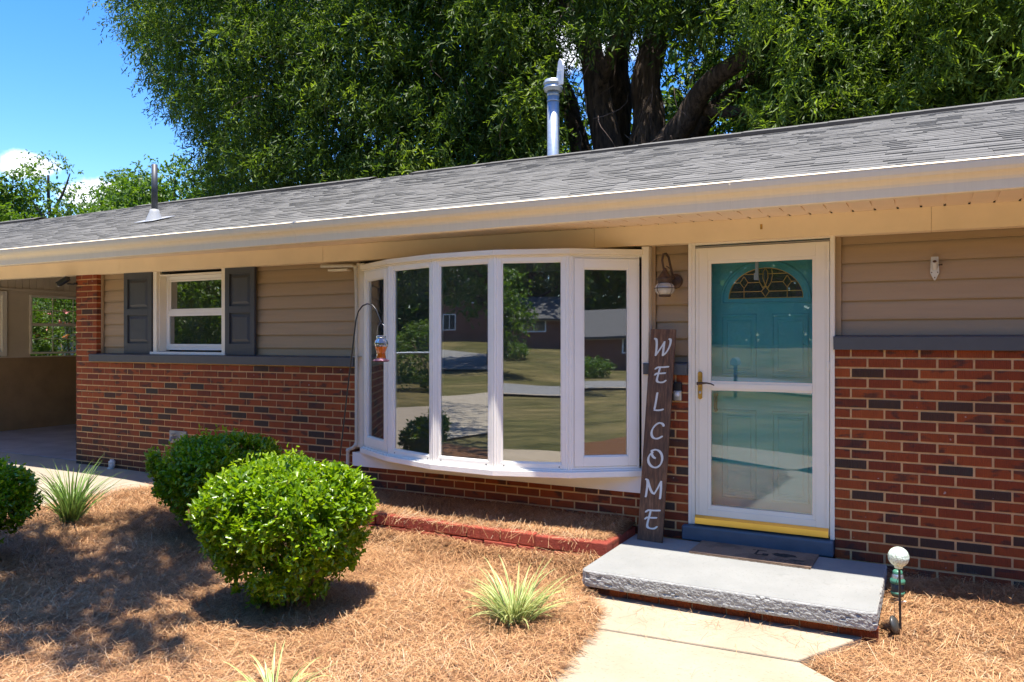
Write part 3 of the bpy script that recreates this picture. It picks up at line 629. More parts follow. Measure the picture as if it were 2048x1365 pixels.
m = MB(); plate(m, -.095, ZT - .05, ZT - .0105, .42); m.build('inner_head', M['seat'], BOW)
nn = []
for i in range(5):
    a, b = Vector((*bp[i], 0)), Vector((*bp[i + 1], 0)); d = (b - a); Ln = d.length; u = d / Ln; n = Vector((u.y, -u.x, 0))
    T = Matrix(((u.x, -n.x, 0, a.x), (u.y, -n.y, 0, a.y), (0, 0, 1, 0), (0, 0, 0, 1)))  # local x along, local y inward
    cas = i in (0, 4); f0, f1 = .024, Ln - .024; z0, z1 = ZB + .010, ZT - .010
    if i == 0: f0 = .012
    if i == 4: f1 = Ln - .012
    m = MB(); m.T = T
    if cas:
        frame_rect(m, f0, f1, z0, z1, .004, .07, .014, .014, .020); g0, g1, h0, h1 = f0 + .016, f1 - .016, z0 + .022, z1 - .016
        frame_rect(m, g0, g1, h0, h1, -.004, .05, .070, .075, .072); e = .070; q0, q1, r0, r1 = g0 + e, g1 - e, h0 + .072, h1 - .075
        frame_rect(m, q0 - .001, q1 + .001, r0 - .001, r1 + .001, .006, .04, .010)
    else:
        frame_rect(m, f0, f1, z0, z1, .004, .07, .030, .035, .040); q0, q1, r0, r1 = f0 + .030, f1 - .030, z0 + .040, z1 - .035
        frame_rect(m, q0 - .001, q1 + .001, r0 - .001, r1 + .001, .012, .05, .012)
    m.build('sash', M['white'], BOW, bevel=.003)
    m = MB(); m.T = T; m.box(q0 + .004, q1 - .004, .020, .024, r0 + .004, r1 - .004); m.build('pane', M['glass'], BOW)
    if not cas:
        for xx in (f0 + .05, f1 - .05): m = MB(); m.T = T; m.box(xx - .004, xx + .004, .0025, .006, z0 + .014, z0 + .022); m.build('weep_hole', M['black'], BOW)
for i in range(1, 5):
    m = MB(); o = Vector((*offs(1.)[i], 0)) - Vector((*bp[i], 0)); o.normalize(); t = Vector((-o.y, o.x, 0)); p0 = Vector((*bp[i], 0)) - o * .012
    pr = [(-.027, -.05), (.027, -.05), (.027, .006), (.020, .010), (.016, .006), (.006, .010), (.004, .014), (-.004, .014), (-.006, .010), (-.016, .006), (-.020, .010), (-.027, .006)]
    pl = [p0 + t * a + o * b for a, b in pr]; pl = [(q.x, q.y) for q in pl]
    if sum((pl[k][0] * pl[(k + 1) % 12][1] - pl[(k + 1) % 12][0] * pl[k][1]) for k in range(12)) < 0: pl = pl[::-1]
    m.prism(pl, ZB + .010, ZT - .010); m.build('mullion', M['white'], BOW, bevel=.0015)
# apron board, side trims
m = MB(); m.box(-4.71, -1.90, -.022, .10, .302, ZB - .050); m.build('apron_board', M['white'], BOW, bevel=.003)
for q in ((-4.697, -4.612, .018), (-1.948, -1.892, -.012)): m = MB(); m.box(q[0], q[1], q[2], .10, ZB - .01, 2.16); m.build('side_trim', M['cream'], BOW, bevel=.003)
# curtains inside
for xc, w in ((-4.42, .16), (-2.12, .12)):
    m = MB()
    n = 22
    for side in (0,):
        v = []
        for k in range(n): v += [(xc - w / 2 + w * k / (n - 1), .30 + .025 * math.sin(k * 1.7), .30), (xc - w / 2 + w * k / (n - 1), .30 + .025 * math.sin(k * 1.7), 2.05)]
        m.add(v, [(2 * k, 2 * k + 2, 2 * k + 3, 2 * k + 1) for k in range(n - 1)], True)
    m.build('curtain', M['curtain'], BOW)

# ---- entrance
m = MB(); m.box(-1.630, -.597, -.055, .30, .0005, .107); STEP = m.build('door_step', M['step'], HOUSE, bevel=.012)
FR = empty('door_frame'); FR.parent = HOUSE
m = MB(); m.box(-1.596, -1.546, .012, .10, .108, 2.165); m.box(-.624, -.594, -.002, .10, .108, 2.165); m.box(-1.546, -.624, .012, .10, 2.148, 2.165)
m.box(-1.596, -1.57, .005, .012, .108, 2.165); m.build('casing', M['cream'], FR, bevel=.003)
m = MB(); m.box(-1.545, -1.50, .1005, .20, .108, 2.147); m.box(-.67, -.625, .1005, .20, .108, 2.147); m.box(-1.50, -.67, .1005, .20, 2.10, 2.147); m.box(-1.545, -.625, .06, .20, .1075, .128); m.build('jamb', M['white'], FR)
m = MB(); m.box(-1.546, -.624, .008, .030, 2.128, 2.138); m.build('weather_strip', M['sash'], FR)
ST = empty('storm_door'); ST.parent = HOUSE
sx0, sx1, sz0, sz1 = -1.542, -.628, .135, 2.125
gx0, gx1, g0, g1, g2, g3 = -1.430, -.738, .258, 1.093, 1.160, 2.010
m = MB(); y0, y1 = .004, .042
m.box(sx0, gx0 - .022, y0, y1, sz0, sz1); m.box(gx1 + .022, sx1, y0, y1, sz0, sz1); m.box(gx0 - .022, gx1 + .022, y0, y1, g3 + .022, sz1); m.box(gx0 - .022, gx1 + .022, y0, y1, sz0, g0 - .03)
frame_rect(m, gx0 - .022, gx1 + .022, g0 - .03, g3 + .022, y0 + .007, y1 - .006, .022, .022, .03); m.box(gx0, gx1, y0 + .003, y1 - .006, g1, g2); m.box(gx0, gx1, y0 - .003, y0 + .003, g1 + .012, g2 - .016)
for xx in (sx0 + .020, sx0 + .028, sx1 - .028, sx1 - .020): m.box(xx - .0015, xx + .0015, y0 - .003, y0, sz0 + .04, sz1 - .03)
for xx, zz in ((sx1 - .012, 1.93), (sx1 - .012, .55), (sx1 - .012, 1.25)): m.box(xx - .006, xx + .014, y0 - .006, y0, zz, zz + .06)
m.build('frame', M['cream'], ST, bevel=.004)
m = MB(); m.box(gx0, gx1, .022, .025, g2, g3); m.build('glass', M['stormglass'], ST)
m = MB(); m.box(gx0, gx1, .022, .025, g0, g1); m.build('glass', M['stormglass'], ST)
m = MB(); m.extrude_x([(-.006, .118), (-.020, .122), (-.022, .165), (-.004, .182), (.003, .182), (.003, .118)], sx0 + .002, sx1 - .004); m.build('kick_plate', M['gold'], ST)
hx = -1.506; m = MB()
pts = [(hx + .016 * math.cos(a), .000, 1.127 + (.085 if math.sin(a) >= 0 else -.085) + .016 * math.sin(a)) for a in [k * PI / 8 for k in range(16)]]
n = len(pts); m.add(pts + [(p[0], -.008, p[2]) for p in pts], [tuple(range(n, 2 * n))] + [(k, (k + 1) % n, n + (k + 1) % n, n + k) for k in range(n)]); 
hp = m.build('handle_plate', M['brass'], ST, bevel=.002)
m = MB(); m.tube([(hx, -.005, 1.141), (hx, -.045, 1.141)], .010, 10); m.tube([(hx - .012, -.047, 1.141), (hx + .03, -.048, 1.145), (hx + .06, -.048, 1.147), (hx + .09, -.046, 1.142), (hx + .112, -.042, 1.131)], [.012, .008, .006, .005, .004], 8); m.build('handle', M['bronze'], ST)
m = MB(); m.T = Matrix.Translation((hx, -.008, 1.075)) @ Matrix.Rotation(R(90), 4, 'X'); m.lathe([(0, .004), (.010, .004), (.011, 0)], 14); m.build('lock', M['silver'], ST)
m = MB(); m.box(-1.128, -1.108, .060, .085, 1.93, 2.06); m.box(-1.136, -1.106, .055, .090, 1.885, 1.935); m.tube([(-1.12, .075, 2.03), (-1.0, .075, 2.045)], .008, 8); m.build('door_closer', M['plastic'], ST)
# teal entry door with a fan light
ED = empty('entry_door'); ED.parent = HOUSE
m = MB(); DX0, DX1, DY = -1.520, -.650, .165
fx0, fx1, fzb, fzt = -1.341, -.817, 1.757, 1.980; fc, fr_, fh = (fx0 + fx1) / 2, (fx1 - fx0) / 2, fzt - fzb
arc = [(fc + fr_ * math.cos(a), fzb + fh * math.sin(a)) for a in [PI * k / 20 for k in range(21)]]
# door slab around the half-round opening
m.box(DX0, DX1, DY, DY + .04, .13, fzb); m.box(DX0, fx0, DY, DY + .04, fzb, 2.105); m.box(fx1, DX1, DY, DY + .04, fzb, 2.105)
v = [(x, DY, z) for x, z in arc] + [(x, DY, 2.105) for x, z in arc]; m.add(v, [(k, 21 + k, 22 + k, k + 1) for k in range(20)])
v = [(x, DY, z) for x, z in arc] + [(x, DY + .04, z) for x, z in arc]; m.add(v, [(k, k + 1, 22 + k, 21 + k) for k in range(20)], True)
def moulding(m, pts, w=.012, h=.008, closed=True):
    n = len(pts); cx = sum(p[0] for p in pts) / n; cz = sum(p[1] for p in pts) / n
    def sc_(p, k): dx, dz = p[0] - cx, p[1] - cz; l = math.hypot(dx, dz); return (p[0] + dx / l * k, p[1] + dz / l * k)
    rings = [[(q[0], y, q[1]) for q in (sc_(p, k) for p in pts)] for k, y in ((w, DY - .0005), (w * .4, DY - h), (-w * .4, DY - h), (-w, DY - .0005))]
    v = [q for r_ in rings for q in r_]; m.add(v, [(r_ * n + k, r_ * n + (k + 1) % n, (r_ + 1) * n + (k + 1) % n, (r_ + 1) * n + k) for r_ in range(3) for k in range(n)])
moulding(m, [(fc + fr_ + .045, fzb - .03)] + [(fc - fr_ - .045, fzb - .03)] + [(fc - (fr_ + .045) * math.cos(a), fzb + (fh + .045) * math.sin(a)) for a in [PI * k / 24 for k in range(25)]], .014, .012)
for x0, x1, z0, z1 in ((-1.385, -1.145, 1.20, 1.635), (-1.025, -.785, 1.20, 1.635), (-1.385, -1.145, .31, .935), (-1.025, -.785, .31, .935)):
    moulding(m, [(x0, z0), (x1, z0), (x1, z1), (x0, z1)], .014, .008); moulding(m, [(x0 + .035, z0 + .04), (x1 - .035, z0 + .04), (x1 - .035, z1 - .04), (x0 + .035, z1 - .04)], .010, .005)
m.build('door_panel', M['teal'], ED)
m = MB(); m.add([(x, DY + .018, z) for x, z in arc], [tuple(range(21))]); FL = m.build('fan_light', M['glass'], ED)
m = MB(); yl = DY + .012
def came(pts, r=.0035): m.tube([(p[0], yl, p[1]) for p in pts], r, 6)
came(arc, .006); came([(fx0, fzb + .004), (fx1, fzb + .004)], .004); z1_ = fzb + .052; z2_ = fzb + .118; z3_ = fzb + .178
def xl(z): return fr_ * math.sqrt(max(0, 1 - ((z - fzb) / fh) ** 2))
came([(fc - xl(z1_ - fzb + fzb), z1_), (fc - .03, z1_)]); came([(fc + .03, z1_), (fc + xl(z1_), z1_)])
for s_ in (-1, 1):
    came([(fc + s_ * xl(z2_), z2_), (fc + s_ * .180, z2_)]); came([(fc + s_ * .122, z2_), (fc + s_ * .045, z2_)]); came([(fc + s_ * xl(z3_), z3_), (fc + s_ * .012, z3_)])
    came([(fc + s_ * .151, z2_ + .045), (fc + s_ * .180, z2_), (fc + s_ * .151, z2_ - .04), (fc + s_ * .122, z2_), (fc + s_ * .151, z2_ + .045)]); came([(fc + s_ * .151, z2_ - .04), (fc + s_ * .151, fzb)])
    came([(fc, z3_ + .040), (fc + s_ * .016, z3_ + .015), (fc + s_ * .018, z3_ - .03), (fc, z2_ - .025), (fc - s_ * .02, z2_ - .04)]); came([(fc + s_ * .045, z3_ + .03), (fc + s_ * .05, z3_ - .01), (fc + s_ * .04, z2_), (fc + s_ * .015, z1_ + .02)])
came([(fc, z1_ + .035), (fc + .028, z1_), (fc, fzb + .010), (fc - .028, z1_), (fc, z1_ + .035)])
m.build('came', M['came'], FL)
m = MB(); m.box(-1.435, -1.415, DY - .04, DY - .028, .93, 1.06); m.tube([(-1.425, DY - .0, 1.05), (-1.425, DY - .04, 1.05)], .01, 8); m.tube([(-1.425, DY, .94), (-1.425, DY - .04, .94)], .01, 8); m.tube([(-1.425, DY - .035, 1.06), (-1.425, DY - .055, 1.03), (-1.425, DY - .055, .96), (-1.425, DY - .035, .93)], .009, 8); m.build('handle', M['black'], ED)

# ---- carport
CP = empty('carport'); CP.parent = HOUSE
XC = -12.9
m = MB(); m.box(XC - .14, XC, .30, 6.5, -.1, 1.185); m.build('block_wall', M['block'], CP)
m = MB()
for k in range(6):
    for yy in np.arange(.3 + (k % 2) * .2, 6.4, .4): m.box(XC - .0005, XC + .003, yy + .006, yy + .394, -.02 + k * .2 + .006, -.02 + (k + 1) * .2 - .006)
m.build('block_course', M['block'], CP, bevel=.003)
m = MB(); k = 0
for k in range(9):
    z0 = 1.19 + k * .123; z1 = min(z0 + .123, 2.245)
    if z1 - z0 < .02: break
    for a, b in (((.3, 1.14), (1.47, 1.86), (2.96, 6.5)) if z0 < 2.16 else ((.3, 6.5),)):
        zt = z1; m.add([(XC + .022, a, z0), (XC + .022, b, z0), (XC + .010, b, zt), (XC + .010, a, zt), (XC, a, z0), (XC, b, z0)], [(0, 1, 2, 3), (4, 5, 1, 0)])
        m.box(XC - .1, XC, a, b, z0, z1)
m.build('side_siding', M['carsiding'], CP)
m = MB(); m.box(XC - .06, XC, .4, 6.5, 2.27, 2.70)
yy = .4
while yy < 6.4: m.box(XC + .0005, XC + .014, yy, yy + .105, 2.275, 2.70); yy += .112
m.box(XC + .001, XC + .04, .3, 6.5, 2.235, 2.27); m.box(XC + .001, XC + .035, .3, 6.5, 1.17, 1.19); m.build('gable_panelling', M['carsiding'], CP)
m = MB(); m.box(XC - .1, -8.8, .40, 6.6, 2.701, 2.74); m.box(XC - .14, -8.7, 6.5, 6.6, -.1, 2.5); m.build('ceiling', M['carsiding'], CP)
CW = empty('carport_window'); CW.parent = CP
m = MB(); T0 = Matrix(((0, -1, 0, XC + .035), (1, 0, 0, 0), (0, 0, 1, 0), (0, 0, 0, 1))); m.T = T0
frame_rect(m, 1.85, 2.97, 1.225, 2.18, 0, .06, .035, .04, .03); m.box(1.885, 2.935, .01, .05, 1.68, 1.725)
for a, b in ((1.255, 1.68), (1.725, 2.14)):
    m.box(1.885, 2.935, .02, .03, (a + b) / 2 - .006, (a + b) / 2 + .006)
    for q in (2.235, 2.585): m.box(q - .006, q + .006, .02, .03, a, b)
m.build('frame', M['cream'], CW, bevel=.003); m = MB(); m.T = T0; m.box(1.885, 2.935, .024, .027, 1.255, 2.14); m.build('pane', M['clear'], CW)
m = MB(); m.T = T0; frame_rect(m, .98, 1.48, 1.20, 2.215, -.02, .06, .07); m.box(1.05, 1.41, .03, .035, 1.27, 2.145); m.build('side_window_frame', M['cream'], CP, bevel=.003)
m = MB(); m.box(-13.6, -8.83, .125, 6.5, -.10, .022); tag(m.build('carport_floor', M['carfloor']), kind='structure')
for xx in (-13.0, -17.2): m = MB(); m.box(xx - .05, xx + .05, -.01, .09, -.05, 2.25); m.build('post', M['cream'], CP, bevel=.005)

# ---- small fixtures of the house
m = MB()
m.tube([(-5.089, -.012, 2.150), (-4.72, -.012, 2.138), (-4.690, -.012, 2.128), (-4.678, -.012, 2.09)], .016, 12)
m.tube([(-4.678, -.012, 2.10), (-4.668, -.012, 1.8), (-4.662, -.022, .53), (-4.664, -.028, .50), (-4.69, -.035, .47), (-4.735, -.035, .452), (-4.752, -.035, .43), (-4.754, -.035, .0)], .016, 12)
for p, r_ in (((-4.68, -.012, 2.12), .022), ((-4.664, -.028, .495), .022), ((-4.75, -.035, .44), .022)): m.lathe([(0, .022), (r_ * .7, .018), (r_, 0), (r_ * .7, -.018), (0, -.022)], 14, p)
m.box(-4.70, -4.63, -.03, .02, 1.30, 1.304); m.build('drain_line', M['pvc'], HOUSE)
m = MB(); m.box(-5.03, -4.80, .01, .08, 2.10, 2.118); m.build('wall_bracket', M['cream'], HOUSE)
m = MB(); m.box(-7.20, -6.94, -.012, .006, .36, .49); m.tube([(-7.10, -.012, .42), (-7.10, -.07, .42), (-7.10, -.085, .39)], .016, 10); m.tube([(-7.10, -.05, .42), (-7.10, -.05, .455)], .008, 8); m.lathe([(0, .004), (.03, .004), (.03, -.004), (0, -.004)], 12, (-7.10, -.05, .46)); m.build('water_tap', M['sash'], HOUSE)
m = MB(); m.box(-1.075, -1.060, -.0385, -.0365, fz(-1) + .07, fz(-1) + .105); m.build('frieze_clip', M['brass'], HOUSE)

# a scatter of small fallen leaves on the straw
def litter():
    n = 170; x = rng.uniform(-6.2, .8, n * 3); y = rng.uniform(-4.2, -.7, n * 3); ok = ~inpath(x, y) & ~((x > -2.05) & (x < -.2) & (y > -1.2)); x, y = x[ok][:n], y[ok][:n]; n = len(x)
    P = np.stack([x, y, gz(x, y) + mound(x, y) + .035], 1); D = rng.normal(size=(n, 3)); D[:, 2] *= .15; Nn = rng.normal(0, .35, (n, 3)) + np.array([0, 0, 1.])
    m_ = leafmat('fallen_leaf', [(0, (.10, .05, .025)), (.6, (.30, .19, .09)), (1, (.45, .40, .25))], .1, .6, .3)
    tag(leaves('leaf_litter', P, D, Nn, rng.uniform(.018, .045, n), rng.uniform(.009, .018, n), rng.random(n), m_, None, fold=.35, droop=.25), 'small dry leaves scattered over the pine straw', 'leaf litter', kind='stuff')
litter()
# ------------------------------------------------------------------ doorstep slab, riser, raised bed
def slab():
    root = empty('doorstep', (-1.12, -.55, 0), 0, 'grey painted concrete doorstep slab with a rough pitted front edge in front of the door', 'doorstep')
    x0, x1, y0, y1, zt, zb = -1.985, -.272, -1.085, -.058, 0.0, -.102
    # one rounded shell: outline of the edge swept from the top rim down, with broken, pitted faces
    nx, nz = 260, 22; V = []; F = []
    path = []
    def seg(a, b, n):
        for t in np.linspace(0, 1, n, endpoint=False): path.append((a[0] * (1 - t) + b[0] * t, a[1] * (1 - t) + b[1] * t))
    seg((x0, y1), (x0, y0 + .03), 70); seg((x0, y0 + .03), (x0 + .03, y0), 5); seg((x0 + .03, y0), (x1 - .03, y0), 260); seg((x1 - .03, y0), (x1, y0 + .03), 5); seg((x1, y0 + .03), (x1, y1), 90); path.append((x1, y1))
    P = len(path); nrm2 = []
    for i, p in enumerate(path):
        a = Vector(path[max(i - 1, 0)]); b = Vector(path[min(i + 1, P - 1)]); d = (b - a).normalized(); nrm2.append(Vector((d.y, -d.x)))
    for i, (p, n) in enumerate(zip(path, nrm2)):
        for k in range(nz):
            t = k / (nz - 1); z = zt - .001 + (zb - zt) * t
            h = noise.fractal(Vector((p[0] * 22, p[1] * 22, z * 45)), 1.0, 2.1, 4) * .0026 + noise.fractal(Vector((p[0] * 70, p[1] * 70, z * 90)), 1.0, 2.0, 2) * .0025
            c = noise.cell(Vector((p[0] * 40, p[1] * 40, z * 60))); h -= .008 if c > .88 else 0
            rim = max(0, 1 - t / .12); h = h * (1 - rim) - rim * rim * .008 - (.006 * max(0, (t - .85) / .15) ** 2)
            V.append((p[0] + n.x * h, p[1] + n.y * h, z))
    F = [(i * nz + k, i * nz + k + 1, (i + 1) * nz + k + 1, (i + 1) * nz + k) for i in range(P - 1) for k in range(nz - 1)]
    V = [(a + 1.12, b + .55, c) for a, b, c in V]; me = MB(); me.add(V, F); top = [V[i * nz] for i in range(P)]
    me.mi = 1; me.add([(q[0], q[1], 0.0) for q in top], [tuple(range(P))[::-1]]); me.build('slab', [M['slabedge'], M['slabtop']], root)
    m = MB(); rr_ = random.Random(4)
    x = -1.90
    while x < -.33:
        m.mi = 0; m.box(x + 1.12, x + .195 + 1.12, -1.012 + .55 + rr_.uniform(-.003, .003), -.96 + .55, -.205, -.106, r=rr_.uniform(0, .6)); x += .205
    y = -1.0
    while y < -.12: m.box(-.347 + 1.12 - .04, -.340 + 1.12, y + .55, y + .19 + .55, -.205, -.106, r=rr_.uniform(0, .6)); m.box(-1.925 + 1.12, -1.88 + 1.12, y + .55, y + .19 + .55, -.205, -.106, r=.3); y += .205
    m.mi = 1; m.box(-1.915 + 1.12, -.35 + 1.12, -1.0 + .55, -.06 + .55, -.25, -.108); m.build('brick_riser', [M['brick'], M['mortar']], root)
M['slabedge'] = plain('broken_concrete', (.32, .32, .30), .95, .2, 40, bmp=.5, bscale=150)
slab()
BED = empty('garden_border', (-3.3, -.5, 0), 0, 'low red painted block border of the raised bed below the bow window', 'border'); 
m = MB(); rr_ = random.Random(9)
for row, (zz0, zz1, yo) in enumerate(((-.13, -.043, -.002), (-.040, .048, 0))):
    x = BX0 - .1 + row * .14
    while x < BX1 - .05:
        w = min(.285, BX1 - x); 
        if w > .06:
            d = rr_.uniform(-.005, .005); m.box(x + .003 + 3.3, x + w - .003 + 3.3, -.585 + d + yo + .5 + (x + 4.6) * -.012, -.49 + .5, zz0 + rr_.uniform(-.003, .002), zz1 + rr_.uniform(-.004, .004), r=rr_.random())
        x += .29
    y = -.488
    while y < -.03: w = min(.285, -.01 - y); m.box(BX1 - .095 + 3.3, BX1 + rr_.uniform(-.004, .003) + 3.3, y + .5, y + w - .006 + .5, zz0, zz1 + rr_.uniform(-.003, .003), r=rr_.random()); y += .29
m.build('blocks', M['redblock'], BED, bevel=.009)

# ------------------------------------------------------------------ doormat
mt = empty('doormat', (-1.085, -.215, .0), R(-1.2), 'worn brown coir doormat with faded black printing on the doorstep', 'doormat')
m = MB(); m.box(-.395, .395, -.175, .175, .001, .013)
rr_ = random.Random(2)
for k in range(420):
    s = rr_.choice((0, 1)); u = rr_.uniform(-.39, .39); v_ = (-.176 if rr_.random() < .7 else .176); ln_ = rr_.uniform(.004, .012)
    m.box(u, u + .003, min(v_, v_ + math.copysign(ln_, v_)), max(v_, v_ + math.copysign(ln_, v_)), .003, .006)
m.build('coir', M['coir'], mt)
m = MB()
def blob(cx, cy, rx, ry, seed, n=22):
    rq = random.Random(seed); m.add([(cx + rx * math.cos(2 * PI * k / n) * rq.uniform(.7, 1.15), cy + ry * math.sin(2 * PI * k / n) * rq.uniform(.6, 1.2), .0142) for k in range(n)], [tuple(range(n))])
blob(.20, .03, .085, .045, 3); blob(.29, -.06, .05, .012, 5); blob(.24, -.09, .07, .008, 8)
for a in ((.01, .025, -.03, .085), (.01, .07, .07, .085), (.06, .10, -.04, .03 - .02), (.02, .09, -.04, -.025), (-.02, .0, .07, .08)): m.box(a[0], a[1], a[2], a[3], .0135, .0145)
for k in range(9): m.box(.10 + k * .03, .117 + k * .03, -.125, -.115, .0135, .0143)
m.build('faded_print', M['coirmark'], mt)

# ------------------------------------------------------------------ welcome sign
def welcome():
    H = 1.545; lean = math.atan2(.165, 1.52); tilt = R(1.55)
    root = empty('welcome_sign', (-1.818, -.215, .001), 0, 'tall dark wooden board lettered WELCOME in white, leaning beside the front door', 'sign')
    T = Matrix.Rotation(R(-3), 4, 'Z') @ Matrix.Rotation(-lean, 4, 'X') @ Matrix.Rotation(tilt, 4, 'Y')
    m = MB(); m.T = T; m.box(-.0955, .0955, 0, .019, 0, H); b = m.build('board', M['wood'], root, bevel=.002)
    def arcp(cx, cz, rx, rz_, a0, a1, n=14): return [(cx + rx * math.cos(R(a0 + (a1 - a0) * k / n)), cz + rz_ * math.sin(R(a0 + (a1 - a0) * k / n))) for k in range(n + 1)]
    W_ = [[(.06, .97), (.16, .93), (.20, .60), (.17, .05)], [(.17, .05), (.42, .45), (.60, .78)], [(.60, .80), (.58, .45), (.56, .10)], [(.56, .06), (.75, .22), (.90, .55), (.95, .80), (.93, .95), (.86, .97)]]
    E_ = [[(.15, .82), (.30, .93), (.60, .93), (.98, .98)], [(.45, .93), (.36, .55), (.28, .22), (.30, .08), (.45, .03), (.72, .05), (.86, .16)], [(.14, .47), (.24, .56), (.50, .56), (.80, .60)]]
    L_ = [[(.34, .98), (.28, .55), (.20, .12)], [(.20, .05), (.45, .04), (.75, .08), (.88, .12)]]
    C_ = [[(.90, .80), (.84, .92), (.66, .97), (.46, .88), (.26, .66), (.16, .38), (.22, .14), (.40, .03), (.62, .06), (.84, .20)]]
    O_ = [[(.30, .88), (.28, .72), (.38, .58), (.50, .52)], [(.26, .88), (.50, .98), (.74, .92), (.90, .70), (.92, .42), (.80, .16), (.56, .02), (.30, .08), (.12, .28), (.10, .52), (.20, .70), (.34, .80)]]
    M_ = [[(.08, .95), (.18, .92), (.17, .5), (.13, .04)], [(.18, .90), (.32, .50), (.46, .28), (.58, .24)], [(.58, .24), (.72, .50), (.90, .92)], [(.90, .92), (.93, .5), (.91, .04)]]
    def smooth_(p):
        for _ in range(2):
            q = [p[0]]
            for a, c in zip(p, p[1:]): q += [(a[0] * .75 + c[0] * .25, a[1] * .75 + c[1] * .25), (a[0] * .25 + c[0] * .75, a[1] * .25 + c[1] * .75)]
            p = q + [p[-1]]
        return p
    lv = 0
    for (top, h, w, g) in ((1.478, .135, .140, W_), (1.272, .125, .118, E_), (1.075, .135, .095, L_), (.862, .128, .125, C_), (.665, .140, .132, O_), (.447, .138, .140, M_), (.232, .145, .128, E_)):
        m = MB(); m.T = T
        for st in g:
            pts = [((x - .5) * w + .002, top - h + z * h) for x, z in smooth_(st)]
            nx, nz = .0085 * 1.0, .0036  # broad nib
            nib = [(-nx, -nz * 1.3), (nx * .4, -nz * 1.5), (nx, nz * 1.2), (-nx * .4, nz * 1.5)]
            for a, c in zip(pts, pts[1:]):
                q = [(a[0] + u, a[1] + v) for u, v in nib] + [(c[0] + u, c[1] + v) for u, v in nib]
                # convex hull of the nib swept along the segment
                q = sorted(set(q)); lo = []; up = []
                for p in q:
                    while len(lo) > 1 and (lo[-1][0] - lo[-2][0]) * (p[1] - lo[-2][1]) - (lo[-1][1] - lo[-2][1]) * (p[0] - lo[-2][0]) <= 0: lo.pop()
                    lo.append(p)
                for p in reversed(q):
                    while len(up) > 1 and (up[-1][0] - up[-2][0]) * (p[1] - up[-2][1]) - (up[-1][1] - up[-2][1]) * (p[0] - up[-2][0]) <= 0: up.pop()
                    up.append(p)
                hull = lo[:-1] + up[:-1]; lv += 1; yy = -.0010 - (lv % 40) * .00001
                m.add([(x, yy, z) for x, z in hull], [tuple(range(len(hull)))])
        m.build('letter', M['letter'], b)
welcome()

# ------------------------------------------------------------------ lantern, doorbell, bracket, camera, pipe stub
LN = empty('wall_lantern', (-1.745, -.085, 1.86), 0, 'weathered brown onion-shaped wall lantern on the siding left of the door', 'lantern')
m = MB(); m.T = Matrix.Translation((.035, .150, .035)) @ Matrix.Rotation(R(90), 4, 'X'); m.lathe([(0, .014), (.030, .014), (.052, .008), (.056, 0)], 24); m.build('back_plate', M['bronze'], LN)
m = MB(); m.tube([(.03, .15, .05), (.028, .12, .06), (.022, .09, .12), (.014, .05, .205), (.004, .015, .232), (-.006, -.015, .225), (-.012, -.024, .18), (-.006, -.010, .120), (0, 0, .10)], .0085, 10); m.tube([(.022, .09, .12), (.005, .02, .14)], .003, 6); m.build('arm', M['bronze'], LN)
m = MB(); m.lathe([(0, .125), (.012, .122), (.014, .110), (.030, .085), (.052, .055), (.060, .046), (.054, .034), (.050, .028), (.053, .020), (.046, .014), (0, .014)], 28); m.build('cap', M['bronze'], LN)
m = MB(); m.lathe([(.046, .014), (.064, .0), (.073, -.022), (.070, -.045), (.054, -.066), (.040, -.074), (0, -.074)], 32); m.build('globe', M['globe'], LN)
m = MB(); rp = [(.047, .014), (.066, .0), (.0755, -.022), (.0725, -.045), (.056, -.066), (.044, -.076)]
for k in range(4):
    a = R(62 + 90 * k); m.tube([(r_ * math.cos(a), r_ * math.sin(a), z) for r_, z in rp], .0018, 6)
m.tube([(.0765 * math.cos(2 * PI * k / 32), .0765 * math.sin(2 * PI * k / 32), -.024) for k in range(33)], .0024, 6); m.lathe([(0, -.070), (.044, -.072), (.046, -.080), (.040, -.086), (0, -.086)], 24); m.build('cage', M['bronze'], LN)
DB = empty('doorbell', (-1.668, -.002, 1.075), 0, 'small silver and black video doorbell on the brick beside the door', 'doorbell')
m = MB(); m.box(-.030, .030, -.026, 0, -.063, .008); m.build('silver_cover', M['silver'], DB, bevel=.005)
m = MB(); m.box(-.030, .030, -.027, 0, .0085, .070); m.build('lens_cover', M['black'], DB, bevel=.005)
m = MB(); m.T = Matrix.Translation((0, -.026, -.018)) @ Matrix.Rotation(R(90), 4, 'X'); m.lathe([(0, .003), (.012, .003), (.014, 0)], 18); m.lathe([(.016, 0), (.016, .002), (.019, .002), (.019, 0)], 20); m.build('button', M['nwhite'], DB)
FB = empty('flagpole_bracket', (.0, .062, 1.905), 0, 'small white plastic flagpole bracket screwed to the siding right of the door', 'bracket')
m = MB(); w = .021
pr = [(-w, .090), (w, .090), (w * 1.25, -.015), (.004, -.063), (-.004, -.063), (-w * 1.25, -.015)]
m.add([(x, -.006, z) for x, z in pr] + [(x, .006, z) for x, z in pr], [tuple(range(6))[::-1], tuple(range(6, 12))] + [(i, (i + 1) % 6, 6 + (i + 1) % 6, 6 + i) for i in range(6)])
m.build('plate', M['plastic'], FB, bevel=.002)
m = MB(); m.tube([(0, -.004, .015), (0, -.045, .055)], .016, 14); m.lathe([(0, .0), (.007, 0)], 8); m.build('socket', M['plastic'], FB, bevel=.001)
for x, z in ((-.017, -.012), (.017, -.012), (0, -.045), (0, .065)): m = MB(); m.T = Matrix.Translation((x, -.006, z)) @ Matrix.Rotation(R(90), 4, 'X'); m.lathe([(0, .002), (.004, .001), (.004, 0)], 8); m.build('screw', M['bronze'], FB)
